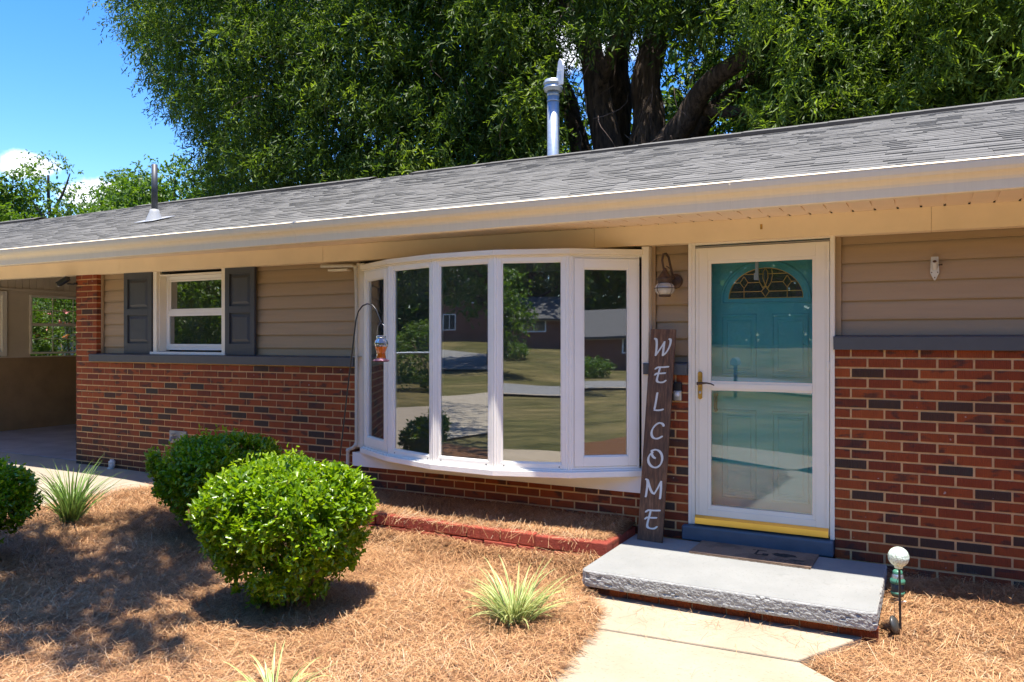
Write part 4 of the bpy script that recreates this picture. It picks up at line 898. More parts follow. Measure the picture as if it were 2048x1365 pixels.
m = MB(); m.tube([(.02, 0, .035), (.038, -.02, .035)], .004, 8); m.box(.036, .044, -.024, -.016, .030, .040); m.T = Matrix.Translation((0, -.0455, .0555)) @ Matrix.Rotation(R(45), 4, 'X'); m.lathe([(0, .001), (.011, .001)], 14); m.build('thumb_screw', M['bronze'], FB)
p = at(143, 566, -.10)
SC = empty('security_camera', (-8.86, -.06, 2.13), 0, 'small black security camera under the eave at the carport corner', 'camera')
m = MB(); m.tube([(.05, .06, -.02), (.05, .02, -.03), (.0, -.02, -.025)], .010, 8); m.lathe([(0, .02), (.022, .02), (.022, 0), (0, 0)], 12, (.05, .045, -.03)); m.build('mount', M['black'], SC)
m = MB(); m.T = Matrix.Translation((-.02, -.05, 0)) @ Matrix.Rotation(R(-22), 4, 'Y') @ Matrix.Rotation(R(4), 4, 'Z'); m.box(-.09, .08, -.025, .025, -.02, .022); m.box(-.105, .085, -.030, .030, .022, .028); m.build('body', M['black'], SC, bevel=.006)
m = MB(); m.tube([(-.12, -.05, -.045), (-.10, -.05, -.036)], .017, 12); m.build('lens', M['sash'], SC)
PS = empty('drain_pipe_stub', (-8.10, -.05, .01), 0, 'short white plastic drain pipe stub with a cap at the foot of the brick wall', 'pipe')
m = MB(); m.tube([(-.03, -.02, -.02), (0, 0, .03), (0, 0, .05)], .028, 16); m.lathe([(.030, .03), (.034, .035), (.034, .065), (.030, .068)], 20); m.build('elbow', M['plastic'], PS)
m = MB(); m.lathe([(.030, .068), (.036, .070), (.036, .092), (.022, .095), (.018, .112), (0, .112)], 20); m.build('cap', M['plastic'], PS)

# ------------------------------------------------------------------ shepherd hook with hummingbird feeder
HK = [(-4.235, .509), (-4.157, 1.056), (-4.071, 1.618), (-4.046, 1.685), (-4.005, 1.728), (-3.956, 1.743), (-3.905, 1.730), (-3.868, 1.69), (-3.826, 1.600), (-3.820, 1.588), (-3.812, 1.600), (-3.803, 1.645)]
sh = empty('shepherd_hook', (-4.33, -.75, -.08), 0, 'thin black shepherd hook holding a hummingbird feeder beside the bow window', 'garden hook')
m = MB(); pp = [(-.0, 0, -.05), (.005, 0, .05)] + [(x + 4.33, 0, z + .08) for x, z in HK]; m.tube(pp, .0058, 10); m.tube([(-.07, 0, .04), (.07, 0, .05)], .005, 8); m.tube([(-.07, 0, .04), (-.075, 0, -.06)], .005, 8); m.build('rod', M['black'], sh)
fd = empty('hummingbird_feeder', (-3.822, -.75, 1.59), 0, 'glass hummingbird feeder half full of orange nectar hanging from the black hook', 'bird feeder')
m = MB(); m.tube([(-.036, 0, -.115), (-.040, 0, -.07), (-.028, 0, -.02), (-.004, 0, -.001), (.004, 0, -.001), (.028, 0, -.02), (.040, 0, -.07), (.036, 0, -.115)], .0012, 6); m.tube([(.036 * math.cos(a), .036 * math.sin(a), -.115) for a in np.linspace(0, 2 * PI, 20)], .0015, 5); m.build('hanger', M['silver'], fd)
def flute(prof, seg=40, amp=.0025):
    m = MB(); n = len(prof); vs = [((r_ + amp * math.cos(10 * 2 * PI * k / seg) * (r_ > .02)) * math.cos(2 * PI * k / seg), (r_ + amp * math.cos(10 * 2 * PI * k / seg) * (r_ > .02)) * math.sin(2 * PI * k / seg), z) for r_, z in prof for k in range(seg)]
    m.add(vs, [(i * seg + k, i * seg + (k + 1) % seg, (i + 1) * seg + (k + 1) % seg, (i + 1) * seg + k) for i in range(n - 1) for k in range(seg)], True); return m
m = flute([(0, -.100), (.033, -.100), (.036, -.106), (.032, -.118), (.034, -.126), (.046, -.140), (.0525, -.160), (.050, -.180), (.047, -.186)]); m.build('upper_bottle', M['feedclear'], fd)
m = flute([(.047, -.186), (.040, -.205), (.033, -.228), (.0315, -.245), (.034, -.262), (.036, -.275)]); m.build('nectar_bottle', M['nectar'], fd)
m = MB(); m.lathe([(0, -.268), (.030, -.270), (.045, -.282), (.062, -.292), (.065, -.298), (.056, -.304), (0, -.306)], 30)
for k in range(5): a = 2 * PI * k / 5 + .3; m.lathe([(0, .004), (.009, .003), (.011, -.004), (.007, -.008), (0, -.008)], 10, (.057 * math.cos(a), .057 * math.sin(a), -.292))
m.build('base', M['feedbase'], fd)

# ------------------------------------------------------------------ solar light and hose timer right of the slab
gl = empty('garden_light', (-.165, -.90, -.205), 0, 'crackled glass ball garden light on a thin black stake by the doorstep', 'garden light')
m = MB(); m.tube([(.004, 0, -.06), (.0, 0, .05), (-.006, 0, .415)], .0062, 10); m.tube([(-.020, -.006, .408), (.008, -.006, .408)], .004, 6); m.build('stake', M['black'], gl)
m = MB(); m.T = Matrix.Translation((-.010, 0, .474)); m.lathe([(.0545 * math.sin(a), .0545 * math.cos(a)) for a in np.linspace(.001, PI - .35, 20)], 32); m.lathe([(.024, -.046), (.022, -.060), (.010, -.066), (0, -.066)], 18); m.build('glass_ball', M['ball'], gl)
m = MB(); m.T = Matrix.Translation((-.028, -.02, .105)) @ Matrix.Rotation(R(72), 4, 'Y') @ Matrix.Rotation(R(10), 4, 'X'); m.lathe([(0, .018), (.030, .016), (.046, .006), (.050, 0), (.046, -.010), (0, -.012)], 28); m.T = None; m.tube([(-.03, -.02, .155), (-.032, -.01, .30), (-.012, 0, .36)], .0015, 5); m.build('solar_panel', M['darkplastic'], gl)
ht = empty('hose_timer', (-.195, -.48, -.12), 0, 'green and black hose timer on a small tap behind the garden light', 'hose timer')
m = MB(); m.lathe([(0, .05), (.030, .05), (.034, .055), (.036, .075), (.036, .078)], 24, (0, 0, 0)); m.lathe([(.034, .078), (.037, .145), (.0, .145)], 24); m.build('body', M['darkplastic'], ht)
m = MB(); m.lathe([(.0365, .064), (.039, .066), (.039, .078), (.0365, .080)], 24); m.build('green_ring', M['greenplastic'], ht); m = MB(); m.lathe([(.037, .128), (.042, .130), (.042, .148), (.034, .156), (.033, .160)], 24); m.build('green_ring', M['greenplastic'], ht); m = MB(); m.lathe([(.026, .182), (.028, .196), (.020, .206), (0, .206)], 24); m.build('green_cap', M['greenplastic'], ht)
m = MB(); m.lathe([(.032, .158), (.031, .176), (.026, .184)], 24); m.build('clear_dial', M['silver'], ht); m = MB(); m.lathe([(0, .05), (.012, .05), (.012, .03)], 12); m.lathe([(.020, .032), (.022, .02), (.020, .002), (0, 0)], 14); m.tube([(0, 0, .02), (.045, 0, .02)], .010, 10); m.tube([(0, 0, .01), (0, -.01, -.03), (.015, -.02, -.08)], .010, 10); m.build('fitting', M['silver'], ht)

# ------------------------------------------------------------------ plants
def shrub(loc, rx, ry, h, n, label, seed, name='shrub', bot=.05, hole=.5):
    global rng
    root = empty(name, loc, 0, label, 'shrub', 'clipped evergreen shrubs in the flower bed'); rs = np.random.RandomState(seed); cz = h * .60; rz_ = h * .40
    d = rs.normal(size=(n * 2, 3)); d = d / np.linalg.norm(d, axis=1, keepdims=True)
    f = np.where(rs.rand(n * 2) < .62, rs.uniform(.90, 1.03, n * 2), rs.uniform(.45, .93, n * 2))
    # rounded-box profile: flat clipped top, sides tapering down to the stems
    e = 3.2; g = (np.abs(d[:, 0]) ** e + np.abs(d[:, 1]) ** e + np.abs(d[:, 2]) ** e) ** (-1 / e); g = np.minimum(g, 1.22)
    lump = np.array([noise.noise(Vector((a * 2.4 + seed, b * 2.4, c * 2.4))) * .13 + noise.noise(Vector((a * 6, b * 6, c * 6 + seed))) * .07 for a, b, c in d])
    q = d * (g * .92 * f * (1 + lump))[:, None]
    P = np.stack([q[:, 0] * rx, q[:, 1] * ry, cz + q[:, 2] * np.where(q[:, 2] > 0, rz_, cz - bot)], 1)
    t = np.clip((P[:, 2] - bot) / (cz - bot), 0, 1); sh_ = .60 + .40 * t ** .7; P[:, 0] *= sh_; P[:, 1] *= sh_
    nn_ = np.array([noise.noise(Vector((a * 7, b * 7, c * 7 + seed))) for a, b, c in P]); keep = (nn_ > -.20 + .15 * (1 - t)) ; keep &= rs.rand(n * 2) < np.clip(.30 + t * .9, 0, 1)
    P = P[keep][:n]; d = d[keep][:n]; m_ = len(P)
    # twigs carry small rosettes of leaves
    k = 5; C = np.repeat(P, k, 0) + rs.normal(0, .012, (m_ * k, 3)); out = np.repeat(d, k, 0)
    D = nrm(out * .5 + np.array([0, 0, .45]) + rs.normal(0, .75, (m_ * k, 3))); Nn = nrm(out * .5 + np.array([0, 0, 1.1]) + rs.normal(0, .5, (m_ * k, 3)))
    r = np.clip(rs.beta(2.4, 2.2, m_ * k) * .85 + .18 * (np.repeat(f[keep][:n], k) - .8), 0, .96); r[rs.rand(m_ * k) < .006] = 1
    LL, WW = rs.uniform(.026, .048, m_ * k), rs.uniform(.014, .023, m_ * k)
    # stray shoots above the clipped outline
    ns = 70; dd = rs.normal(size=(ns, 3)); dd[:, 2] = np.abs(dd[:, 2]); dd /= np.linalg.norm(dd, axis=1, keepdims=True); S0 = np.stack([dd[:, 0] * rx * .93, dd[:, 1] * ry * .93, cz + dd[:, 2] * rz_ * 1.0], 1)
    U0 = nrm(dd * .6 + np.array([0, 0, .8])); kk = 9; tt = np.tile(np.linspace(0, 1, kk), ns); SP = np.repeat(S0, kk, 0) + np.repeat(U0 * rs.uniform(.04, .12, (ns, 1)), kk, 0) * tt[:, None]
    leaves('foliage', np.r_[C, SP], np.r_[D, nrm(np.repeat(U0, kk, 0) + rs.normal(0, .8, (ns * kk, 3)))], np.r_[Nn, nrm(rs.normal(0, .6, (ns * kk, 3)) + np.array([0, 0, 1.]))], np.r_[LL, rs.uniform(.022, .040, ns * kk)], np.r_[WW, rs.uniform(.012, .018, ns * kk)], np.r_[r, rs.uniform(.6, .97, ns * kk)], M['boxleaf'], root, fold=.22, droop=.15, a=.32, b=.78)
    m = MB(); rq = random.Random(seed)
    for i in range(12):
        a = rq.uniform(0, 2 * PI); r0 = rq.uniform(0, .05); e_ = Vector((math.cos(a) * rx * rq.uniform(.3, .8), math.sin(a) * ry * rq.uniform(.3, .8), cz + rq.uniform(-.1, .2)))
        b_ = Vector((math.cos(a) * r0, math.sin(a) * r0, -.03)); mid = b_.lerp(e_, .45) + Vector((rq.uniform(-.04, .04), rq.uniform(-.04, .04), .03)); m.tube([b_, mid, e_], [.011, .007, .003], 6)
        for j in range(4):
            s_ = b_.lerp(e_, rq.uniform(.4, .95)); m.tube([s_, s_ + Vector((rq.uniform(-.16, .16), rq.uniform(-.16, .16), rq.uniform(-.02, .16)))], [.003, .0015], 4)
    m.build('stems', M['stem'], root)
shrub((-3.44, -2.17, -.17), .475, .47, .885, 5600, 'large sunlit light green rounded shrub in the middle of the pine straw bed', 3)
shrub((-5.06, -1.25, -.08), .47, .47, .75, 4600, 'dark green rounded shrub behind the bright one, near the brick wall', 8)
shrub((-5.80, -2.82, -.04), .46, .46, .66, 4200, 'dark glossy shrub at the far left edge of the flower bed', 15)
def liriope(loc, n, ln, seed, label, rmix=.0, spread=1.0, rise=.75):
    root = empty('ornamental_grass', loc, 0, label, 'ornamental grass', 'variegated ornamental grass clumps'); rs = np.random.RandomState(seed); S = 8
    V = []; UV = []; Q = []; Rn = []
    for i in range(n):
        a = rs.rand() * 2 * PI; r0 = abs(rs.normal(0, .035)); L0 = ln * rs.uniform(.55, 1.15); el = rs.uniform(.75, 1.5) * rise; w = rs.uniform(.009, .0145); cur = rs.uniform(.8, 2.2) * spread
        p = np.array([math.cos(a) * r0, math.sin(a) * r0, 0.0]); a += rs.normal(0, .5); tw = rs.normal(0, .6); b0 = len(V)
        for k in range(S + 1):
            t = k / S; e_ = el * 1.0 + .1 - cur * t * t * .8; d = np.array([math.cos(a) * math.cos(e_), math.sin(a) * math.cos(e_), math.sin(e_)])
            ww = w * (1 - t ** 3) * (.55 + .45 * min(1, t * 4)) + .0004; s_ = np.array([-math.sin(a + tw), math.cos(a + tw), .0]); up = np.cross(s_, d)
            V += [p - s_ * ww * .5 + up * ww * .12, p - s_ * ww * .0, p + s_ * ww * .5 + up * ww * .12]; UV += [(0.0, t), (.5, t), (1.0, t)]; p = p + d * L0 / S; p[2] = max(p[2], .004)
        for k in range(S):
            q = b0 + k * 3; Q += [(q, q + 1, q + 4, q + 3), (q + 1, q + 2, q + 5, q + 4)]; Rn += [rmix + rs.rand() * .25 if False else min(1, rmix + (.9 if rs.rand() < .0 else 0) + rs.rand() * .12)] * 2
    npmesh('blades', np.array(V), np.array(Q), np.array(Rn), M['blade'], root, uv=np.array(UV), smooth=True)
liriope((-2.12, -1.72, -.185), 210, .40, 4, 'bright cream and green striped grass clump beside the walkway', 0.0, .8)
liriope((-6.15, -1.78, -.005), 190, .52, 6, 'green striped grass clump at the driveway edge behind the left shrub', .74, .85, .9)
liriope((-2.60, -3.12, -.19), 55, .31, 9, 'small yellow striped grass clump at the bottom edge of the flower bed', 0.0, 1.1)

# ------------------------------------------------------------------ trees
def clumps(name, C, k, ln, wd_, mat, parent, rs, droop=.5, twig=.35, rbias=None, spread=.75):
    """k leaves along a short drooping twig at every point of C"""
    n = len(C); a = rs.rand(n) * 2 * PI; el = rs.normal(-droop * .6, .5, n); T = np.stack([np.cos(a) * np.cos(el), np.sin(a) * np.cos(el), np.sin(el)], 1)
    tl = twig * rs.uniform(.6, 1.3, n); t = np.tile(np.linspace(0, 1, k), n)
    P = np.repeat(C, k, 0) + np.repeat(T * tl[:, None], k, 0) * t[:, None]; P[:, 2] -= np.repeat(tl, k) * droop * t * t * .5
    D = nrm(np.repeat(T, k, 0) * .8 + rs.normal(0, spread, (n * k, 3)) + np.array([0, 0, -.15])); Nn = nrm(rs.normal(0, .6, (n * k, 3)) + np.array([0, 0, 1.0]))
    r = np.clip(np.repeat(rs.rand(n), k) * .55 + rs.rand(n * k) * .45 + (np.repeat(rbias, k) if rbias is not None else 0), 0, 1)
    return leaves(name, P, D, Nn, ln * rs.uniform(.7, 1.25, n * k), wd_ * rs.uniform(.8, 1.2, n * k), r, mat, parent, fold=.2, droop=.1)
def limbs(name, lst, parent, mat='bark', seg=12):
    m = MB()
    for pts, r0, r1 in lst:
        n = len(pts); q = []
        for i in range(n - 1):
            for t in np.linspace(0, 1, 5, endpoint=False): q.append(Vector(pts[i]).lerp(Vector(pts[i + 1]), t))
        q.append(Vector(pts[-1])); m_ = len(q); rad = [r0 + (r1 - r0) * (i / (m_ - 1)) ** .8 for i in range(m_)]
        q = [p + Vector((noise.noise(p * .8), noise.noise(p * .8 + Vector((9, 0, 0))), 0)) * min(.25, rad[i]) for i, p in enumerate(q)]
        m.tube(q, rad, seg)
    return m.build(name, M[mat], parent)
def big_oak():
    root = empty('oak_tree', (-5.6, 9.6, -.15), 0, 'huge dark willow oak with several thick trunks spreading over the roof behind the house', 'tree'); o = Vector(root.location)
    rs = np.random.RandomState(5); A = lambda px, py, y: tuple(at(px, py, y) - o)
    B = (0, 0, 0)
    L1 = [([(-.3, 0, 0), A(1222, 310, 9.3), A(1190, 190, 9.2), A(1165, 90, 9.0), A(1120, -60, 8.8), A(1060, -200, 8.5)], .36, .17),
          ([(.1, .1, 0), A(1285, 300, 9.6), A(1295, 180, 9.8), A(1320, 90, 10), A(1330, -60, 10.2), A(1400, -230, 10.4)], .42, .18),
          ([(-.5, .2, 0), A(1165, 305, 9.9), A(1140, 210, 10.2), A(1085, 90, 10.5), A(980, -40, 11)], .26, .12),
          ([(.0, .4, 0), A(1240, 300, 10.4), A(1235, 150, 10.6), A(1255, 40, 10.8), A(1250, -120, 11)], .34, .16),
          ([(.4, 0, .2), A(1325, 295, 9.1), A(1375, 215, 8.8), A(1440, 150, 8.5), A(1560, 60, 8.2), A(1700, -40, 8)], .32, .10),
          ([(.5, .3, .2), A(1370, 290, 10.0), A(1430, 215, 9.9), A(1500, 160, 9.8), A(1640, 110, 9.6)], .28, .08),
          ([A(1690, 240, 8.4), A(1730, 190, 8.3), A(1850, 130, 8.2)], .10, .05), ([A(1400, 220, 9.0), A(1560, 225, 8.6), A(1750, 218, 8.2), A(1900, 200, 8)], .12, .05),
          ([A(1140, 215, 10.2), A(1000, 150, 10), A(860, 110, 9.6), A(700, 30, 9.2)], .16, .05), ([A(1085, 95, 10.5), A(900, 20, 10), A(740, -20, 9.6), A(560, -60, 9.2)], .16, .06),
          ([A(1000, 240, 10.4), A(880, 200, 10), A(640, 130, 9.5)], .09, .04), ([A(1190, 190, 9.2), A(1240, 60, 8.6), A(1300, -40, 8)], .14, .08)]
    limbs('trunk', L1, root, seg=16)
    lpy = [-400, -120, 0, 60, 120, 150, 200, 260, 300, 360, 460]; lpx = [150, 190, 225, 236, 262, 300, 318, 348, 372, 384, 392]
    def cand(n, yl, yh, pxr=(150, 2260), pyr=(-330, 440)):
        px = rs.uniform(*pxr, n); py = rs.uniform(*pyr, n); y = rs.uniform(yl, yh, n)
        C = np.array([tuple(at(a, b, c) - o) for a, b, c in zip(px, py, y)]); nz = np.array([noise.noise(Vector(p) * .55) for p in C]); n2 = np.array([noise.noise(Vector(p) * 1.4 + Vector((5, 0, 0))) for p in C]); return px, py, y, C, nz, n2
    px, py, y, C, nz, n2 = cand(125000, 6.9, 13.2)
    edge = np.interp(py, lpy, lpx) + nz * 75 + n2 * 40 + 22
    n3 = np.array([noise.noise(Vector((p[0] * .75 + 3, p[1] * .75, p[2] * 1.25))) for p in C])
    ok = (px > edge) & (C[:, 2] + o.z > 2.6) & ((n3 + .35 * n2 > .02) | (rs.rand(len(px)) < .13))
    trunkz = (px > 1120) & (px < 1470 + (300 - py) * .3) & (py > 60) & (py < 330)
    ok &= ~(trunkz & ((y < 10.9) | (rs.rand(len(px)) < .45)))
    hole = (np.abs(nz) < .035) & (n2 > 0) & (rs.rand(len(px)) < .8); ok &= ~hole
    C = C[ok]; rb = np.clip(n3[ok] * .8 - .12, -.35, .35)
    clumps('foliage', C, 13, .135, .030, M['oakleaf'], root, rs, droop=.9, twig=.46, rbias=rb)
    px, py, y, C, nz, n2 = cand(9000, 8.0, 13.0, (200, 1080), (-200, 440)); ok = (px > np.interp(py, lpy, lpx) + nz * 60 + n2 * 40 + 45) & (n2 > -.25)
    clumps('far_foliage', C[ok], 12, .20, .05, M['farleaf'], root, rs, droop=.8, twig=.6, rbias=np.clip(n2[ok] * .6 - .15, -.3, .3))
    # nearer hanging sprays, leaf colour lightened to look sunlit
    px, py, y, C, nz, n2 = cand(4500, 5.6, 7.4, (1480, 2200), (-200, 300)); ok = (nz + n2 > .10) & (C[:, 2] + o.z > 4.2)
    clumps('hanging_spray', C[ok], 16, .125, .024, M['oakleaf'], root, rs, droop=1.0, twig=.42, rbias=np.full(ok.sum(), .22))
    m = MB(); rq = random.Random(4)
    for i in range(110):
        a = at(rq.uniform(420, 2040), rq.uniform(20, 300), rq.uniform(7, 9)) - o; pts = [a]; d = Vector((rq.uniform(-1, 1), rq.uniform(-1, 1), rq.uniform(-1.3, .2)))
        for k in range(5): d = d + Vector((rq.uniform(-.6, .6), rq.uniform(-.6, .6), rq.uniform(-.7, .3))); pts.append(pts[-1] + d.normalized() * .17)
        m.tube(pts, [.010, .009, .007, .006, .004, .003], 4)
    m.build('bare_twig', M['twig'], root)
big_oak()
def tree(loc, h, r, trunk, mat, label, seed, n=900, k=8, leaf=.16, name='tree', group=None, crown0=.35, lw=.5, droop=.4, lean=0, sparse=-.25, trad=None, cat='tree', flat=1.0):
    root = empty(name, loc, 0, label, cat, group); rs = np.random.RandomState(seed); rq = random.Random(seed)
    d = rs.normal(size=(n * 2, 3)); d /= np.linalg.norm(d, axis=1, keepdims=True); f = rs.uniform(.35, 1, n * 2) ** .6
    lump = np.array([1 + noise.noise(Vector(p * 1.7 + seed)) * .55 for p in d]); c0 = h * crown0; cz = (h + c0) / 2
    C = np.stack([d[:, 0] * r * f * lump + lean, d[:, 1] * r * f * lump, cz + d[:, 2] * (h - c0) / 2 * f * np.minimum(lump, 1.12)], 1)
    nz = np.array([noise.noise(Vector(p) * (2.6 / r) + Vector((seed, 0, 0))) for p in C]); C = C[nz > sparse][:n]
    clumps('crown', C, k, leaf, leaf * lw, M[mat], root, rs, droop=droop, twig=leaf * 2.6)
    tr = trad or h * .022; lst = [([(0, 0, -.3), (lean * .3, 0, h * .3), (lean * .6, 0, h * .6), (lean, 0, h * .9)], tr, tr * .25)]
    for i in range(7):
        a = rq.uniform(0, 2 * PI); z = rq.uniform(.25, .7) * h; lst.append(([(lean * z / h, 0, z), (math.cos(a) * r * .4 + lean * z / h, math.sin(a) * r * .4, z + h * .10), (math.cos(a) * r * .75 + lean, math.sin(a) * r * .75, z + h * .2)], tr * .45, tr * .12))
    limbs('trunk', lst, root, seg=8); return root
def th(px, py, y): return at(px, py, y).z + .3
def tpos(px, y): p = at(px, 600, y); return (p.x, p.y, -.3)
tree(tpos(-40, 15), th(-30, 318, 15), 2.9, 0, 'yellowleaf', 'dense light green tree at the left edge beyond the carport roof', 21, 5200, 9, .19, crown0=.2)
tree(tpos(110, 20), th(110, 305, 20), 2.1, 0, 'yellowleaf', 'thin airy tree with bare lower branches beyond the carport roof', 22, 620, 9, .19, crown0=.30, sparse=-.05, lean=-.6)
tree(tpos(160, 21), th(165, 405, 21), 2.6, 0, 'yellowleaf', 'low spreading light green tree just left of the roof vent pipe', 23, 2200, 9, .19, crown0=.2, sparse=-.15)
tree(tpos(262, 26), th(262, 350, 26), 3.0, 0, 'farleaf', 'rounded green tree rising behind the roof just left of the vent pipe', 24, 3000, 9, .22, crown0=.25)
tree(tpos(350, 23), th(350, 318, 23), 3.4, 0, 'farleaf', 'green tree behind the roof between the vent pipe and the great oak', 25, 3200, 9, .21, crown0=.2)
def wood(name, pts, n, zl, zh, mat, seed, leaf, label):
    rs = np.random.RandomState(seed); t = rs.rand(n) * (len(pts) - 1); i = t.astype(int); f = t - i; P_ = np.array(pts)
    xy = P_[i] * (1 - f)[:, None] + P_[np.minimum(i + 1, len(pts) - 1)] * f[:, None] + rs.normal(0, 1.6, (n, 2)); top = np.array([zh + noise.noise(Vector((a * .22, b * .22, 0))) * 4.5 + noise.noise(Vector((a * .8, b * .8, 4))) * 1.4 for a, b in xy])
    z = zl + (top - zl) * rs.rand(n) ** .75; C = np.c_[xy, z]; tag(clumps(name, C, 7, leaf, leaf * .5, M[mat], None, rs, twig=leaf * 2), label, 'woodland', kind='stuff')
wood('woodland', [(-34, 33), (-22, 27), (-12, 24), (0, 22), (10, 20)], 16000, -.2, 10.5, 'oakleaf', 31, .34, 'dark wood of distant trees far behind the house and the great oak')

# overhanging limb of a front yard tree that shades the left of the bed
def shade_tree():
    root = empty('maple_tree', (-11.6, -9.4, -.3), 0, 'leafy front yard tree whose high limb shades the left of the flower bed', 'tree'); o = Vector(root.location); rs = np.random.RandomState(12); pts = []
    for cx, cy, rx, ry, n in ((-6.0, -2.9, 1.25, .85, 620), (-4.75, -2.35, .65, .50, 200), (-5.15, -1.30, .80, .55, 420), (-4.25, -3.0, .75, .28, 100), (-5.0, -3.35, .9, .35, 140), (-8.4, -3.6, 1.6, 1.2, 300), (-6.5, -5.3, 2.2, 1.2, 420), (-9.5, -6.5, 2.4, 1.6, 420)):
        a = rs.rand(n) * 2 * PI; q = np.sqrt(rs.rand(n)); z = rs.uniform(6.0, 7.6, n); pts.append(np.stack([cx + rx * q * np.cos(a) + z * SUN.x / SUN.z - o.x, cy + ry * q * np.sin(a) + z * SUN.y / SUN.z - o.y, z - o.z], 1))
    a = rng.normal(size=(1500, 3)); a = nrm(a) * np.array([3.4, 3.2, 2.6]) * rs.uniform(.4, 1, (1500, 1)); a[:, 2] += 7.6; pts.append(a)
    clumps('crown', np.concatenate(pts), 8, .11, .06, M['farleaf'], root, rs, droop=.5, twig=.3)
    e = Vector((-5.2, -3.2, 7.0)) - o; limbs('trunk', [([(0, 0, -.3), (.2, .1, 3), (.4, .2, 5.2), (.2, 0, 8)], .24, .10), ([(.3, .2, 4.4), (2.2, 2.2, 5.9), (4.2, 4.2, 6.6), tuple(e)], .12, .04), ([(4.2, 4.2, 6.6), (5.8, 7.0, 6.9)], .05, .02), ([(2.2, 2.2, 5.9), (3.0, 4.6, 6.8), (3.6, 6.2, 7.0)], .07, .03)], root)
shade_tree()

# ------------------------------------------------------------------ what the windows mirror: the street and the houses across it
def gz1(x, y): return float(gz(x, y))
tree((-.4, -35, gz1(-.4, -35)), 6.2, 2.7, 0, 'yellowleaf', 'small bright green tree in front of the house across the street', 41, 1500, 8, .20, crown0=.12)
tree((-26.5, -35.5, gz1(-26.5, -35.5)), 14, 6.5, 0, 'farleaf', 'tall tree with a thick dark trunk across the street', 42, 3800, 8, .30, trad=.55, crown0=.26)
tree((-27, -7, gz1(-27, -7)), 9.5, 4.6, 0, 'yellowleaf', 'broad bright green tree beyond the driveway', 43, 2200, 8, .26, crown0=.25)
tree((13, -17.5, gz1(13, -17.5)), 11, 4.2, 0, 'oakleaf', 'drooping dark conifer at the right of the front lawn', 44, 1800, 9, .26, crown0=.30, lw=.25, droop=1.3, name='conifer')
tree((9.5, -34, gz1(9.5, -34)), 8.5, 3.3, 0, 'farleaf', 'leafy tree in front of the garage end of the brick ranch house', 48, 1300, 8, .24, crown0=.38)
tree((6, -60, gz1(6, -60)), 15, 7.5, 0, 'farleaf', 'tall tree behind the brick house across the street', 45, 1800, 8, .42)
tree((-9, -56, gz1(-9, -56)), 15, 7.0, 0, 'farleaf', 'tall dark tree left behind the house across the street', 46, 1800, 8, .42)
tree((24, -52, gz1(24, -52)), 15, 8.0, 0, 'farleaf', 'tall tree right behind the house across the street', 47, 1800, 8, .42)
wood('woodland', [(-75, -20), (-62, -45), (-40, -66), (-10, -72), (25, -70), (52, -55), (72, -25), (70, 5)], 60000, -.5, 22, 'yellowleaf', 33, .80, 'wood of tall trees closing off the view across the street')
def neighbour(loc, rz_, w, d, h, rh, wins, wallm, label, name='neighbour_house', door=None, sm_=None):
    root = empty(name, loc, rz_, label, 'house'); m = MB(); m.box(-w / 2, w / 2, -d / 2, d / 2, -1.2, h); m.add([(-w / 2, -d / 2, h), (-w / 2, d / 2, h), (-w / 2, 0, h + rh - .1)], [(0, 1, 2)]); m.add([(w / 2, -d / 2, h), (w / 2, d / 2, h), (w / 2, 0, h + rh - .1)], [(0, 2, 1)]); m.build('wall', M[wallm], root)
    m = MB(); e = .5
    for s_ in (-1, 1): m.add([(-w / 2 - e, s_ * (d / 2 + e), h - .2), (w / 2 + e, s_ * (d / 2 + e), h - .2), (w / 2 + e, 0, h + rh), (-w / 2 - e, 0, h + rh), (-w / 2 - e, s_ * (d / 2 + e), h - .35), (w / 2 + e, s_ * (d / 2 + e), h - .35)], [(0, 1, 2, 3) if s_ < 0 else (3, 2, 1, 0), (4, 5, 1, 0)])
    m.build('roof', M['roofgrey'], root); 
    for s_ in (-1, 1): m = MB(); m.box(-w / 2 - .1, w / 2 + .1, s_ * (d / 2 + .07) - .05, s_ * (d / 2 + .07) + .05, h - .4, h - .05); m.build('frieze', M['ncream'], root)
    for (x, z, ww, hh) in wins:
        for sd_ in (1, -1):
            m = MB(); y = sd_ * d / 2; a, b = sorted((y, y + sd_ * .06)); frame_rect(m, x - ww / 2, x + ww / 2, z, z + hh, a, b, .09); m.box(x - .03, x + .03, a, b, z + .09, z + hh - .09); fr2 = m.build('window', M['nwhite'], root)
            m = MB(); m.box(x - ww / 2 + .05, x + ww / 2 - .05, min(y, y + sd_ * .02), max(y, y + sd_ * .02), z + .05, z + hh - .05); m.build('pane', M['nglass'], fr2)
    if door:
        m = MB(); m.box(door - .5, door + .5, d / 2, d / 2 + .05, 0, 2.1); m.build('door', M['nwhite'], root)
    return root
neighbour((9.5, -55, gz1(9, -50)), 0, 13, 8, 2.3, 1.7, [(-4.5, 1.1, 1.8, 1.0), (3.0, .7, 2.4, 1.4), (5.4, 1.1, 1.0, 1.0)], 'nbrick', 'brick ranch house with a grey roof across the street', door=-1.0)
neighbour((40, -33, gz1(34, -30)), R(52), 13, 8, 2.4, 1.8, [(-4.2, .7, 2.6, 1.5), (1.0, 1.1, 1.4, 1.1), (4.4, 1.1, 1.4, 1.1)], 'nbrick', 'brick house turned towards the bend of the street')
neighbour((-41, -54, gz1(-41, -54)), R(-32), 14, 9, 5.2, 2.4, [(-5, .9, 1.1, 1.5), (-2, .9, 1.1, 1.5), (3, .9, 1.1, 1.5), (5.4, .9, 1.1, 1.5), (-5, 3.4, 1.1, 1.4), (0, 3.4, 1.1, 1.4), (5, 3.4, 1.1, 1.4)], 'nbrick', 'two storey red brick house behind the tall dark tree')
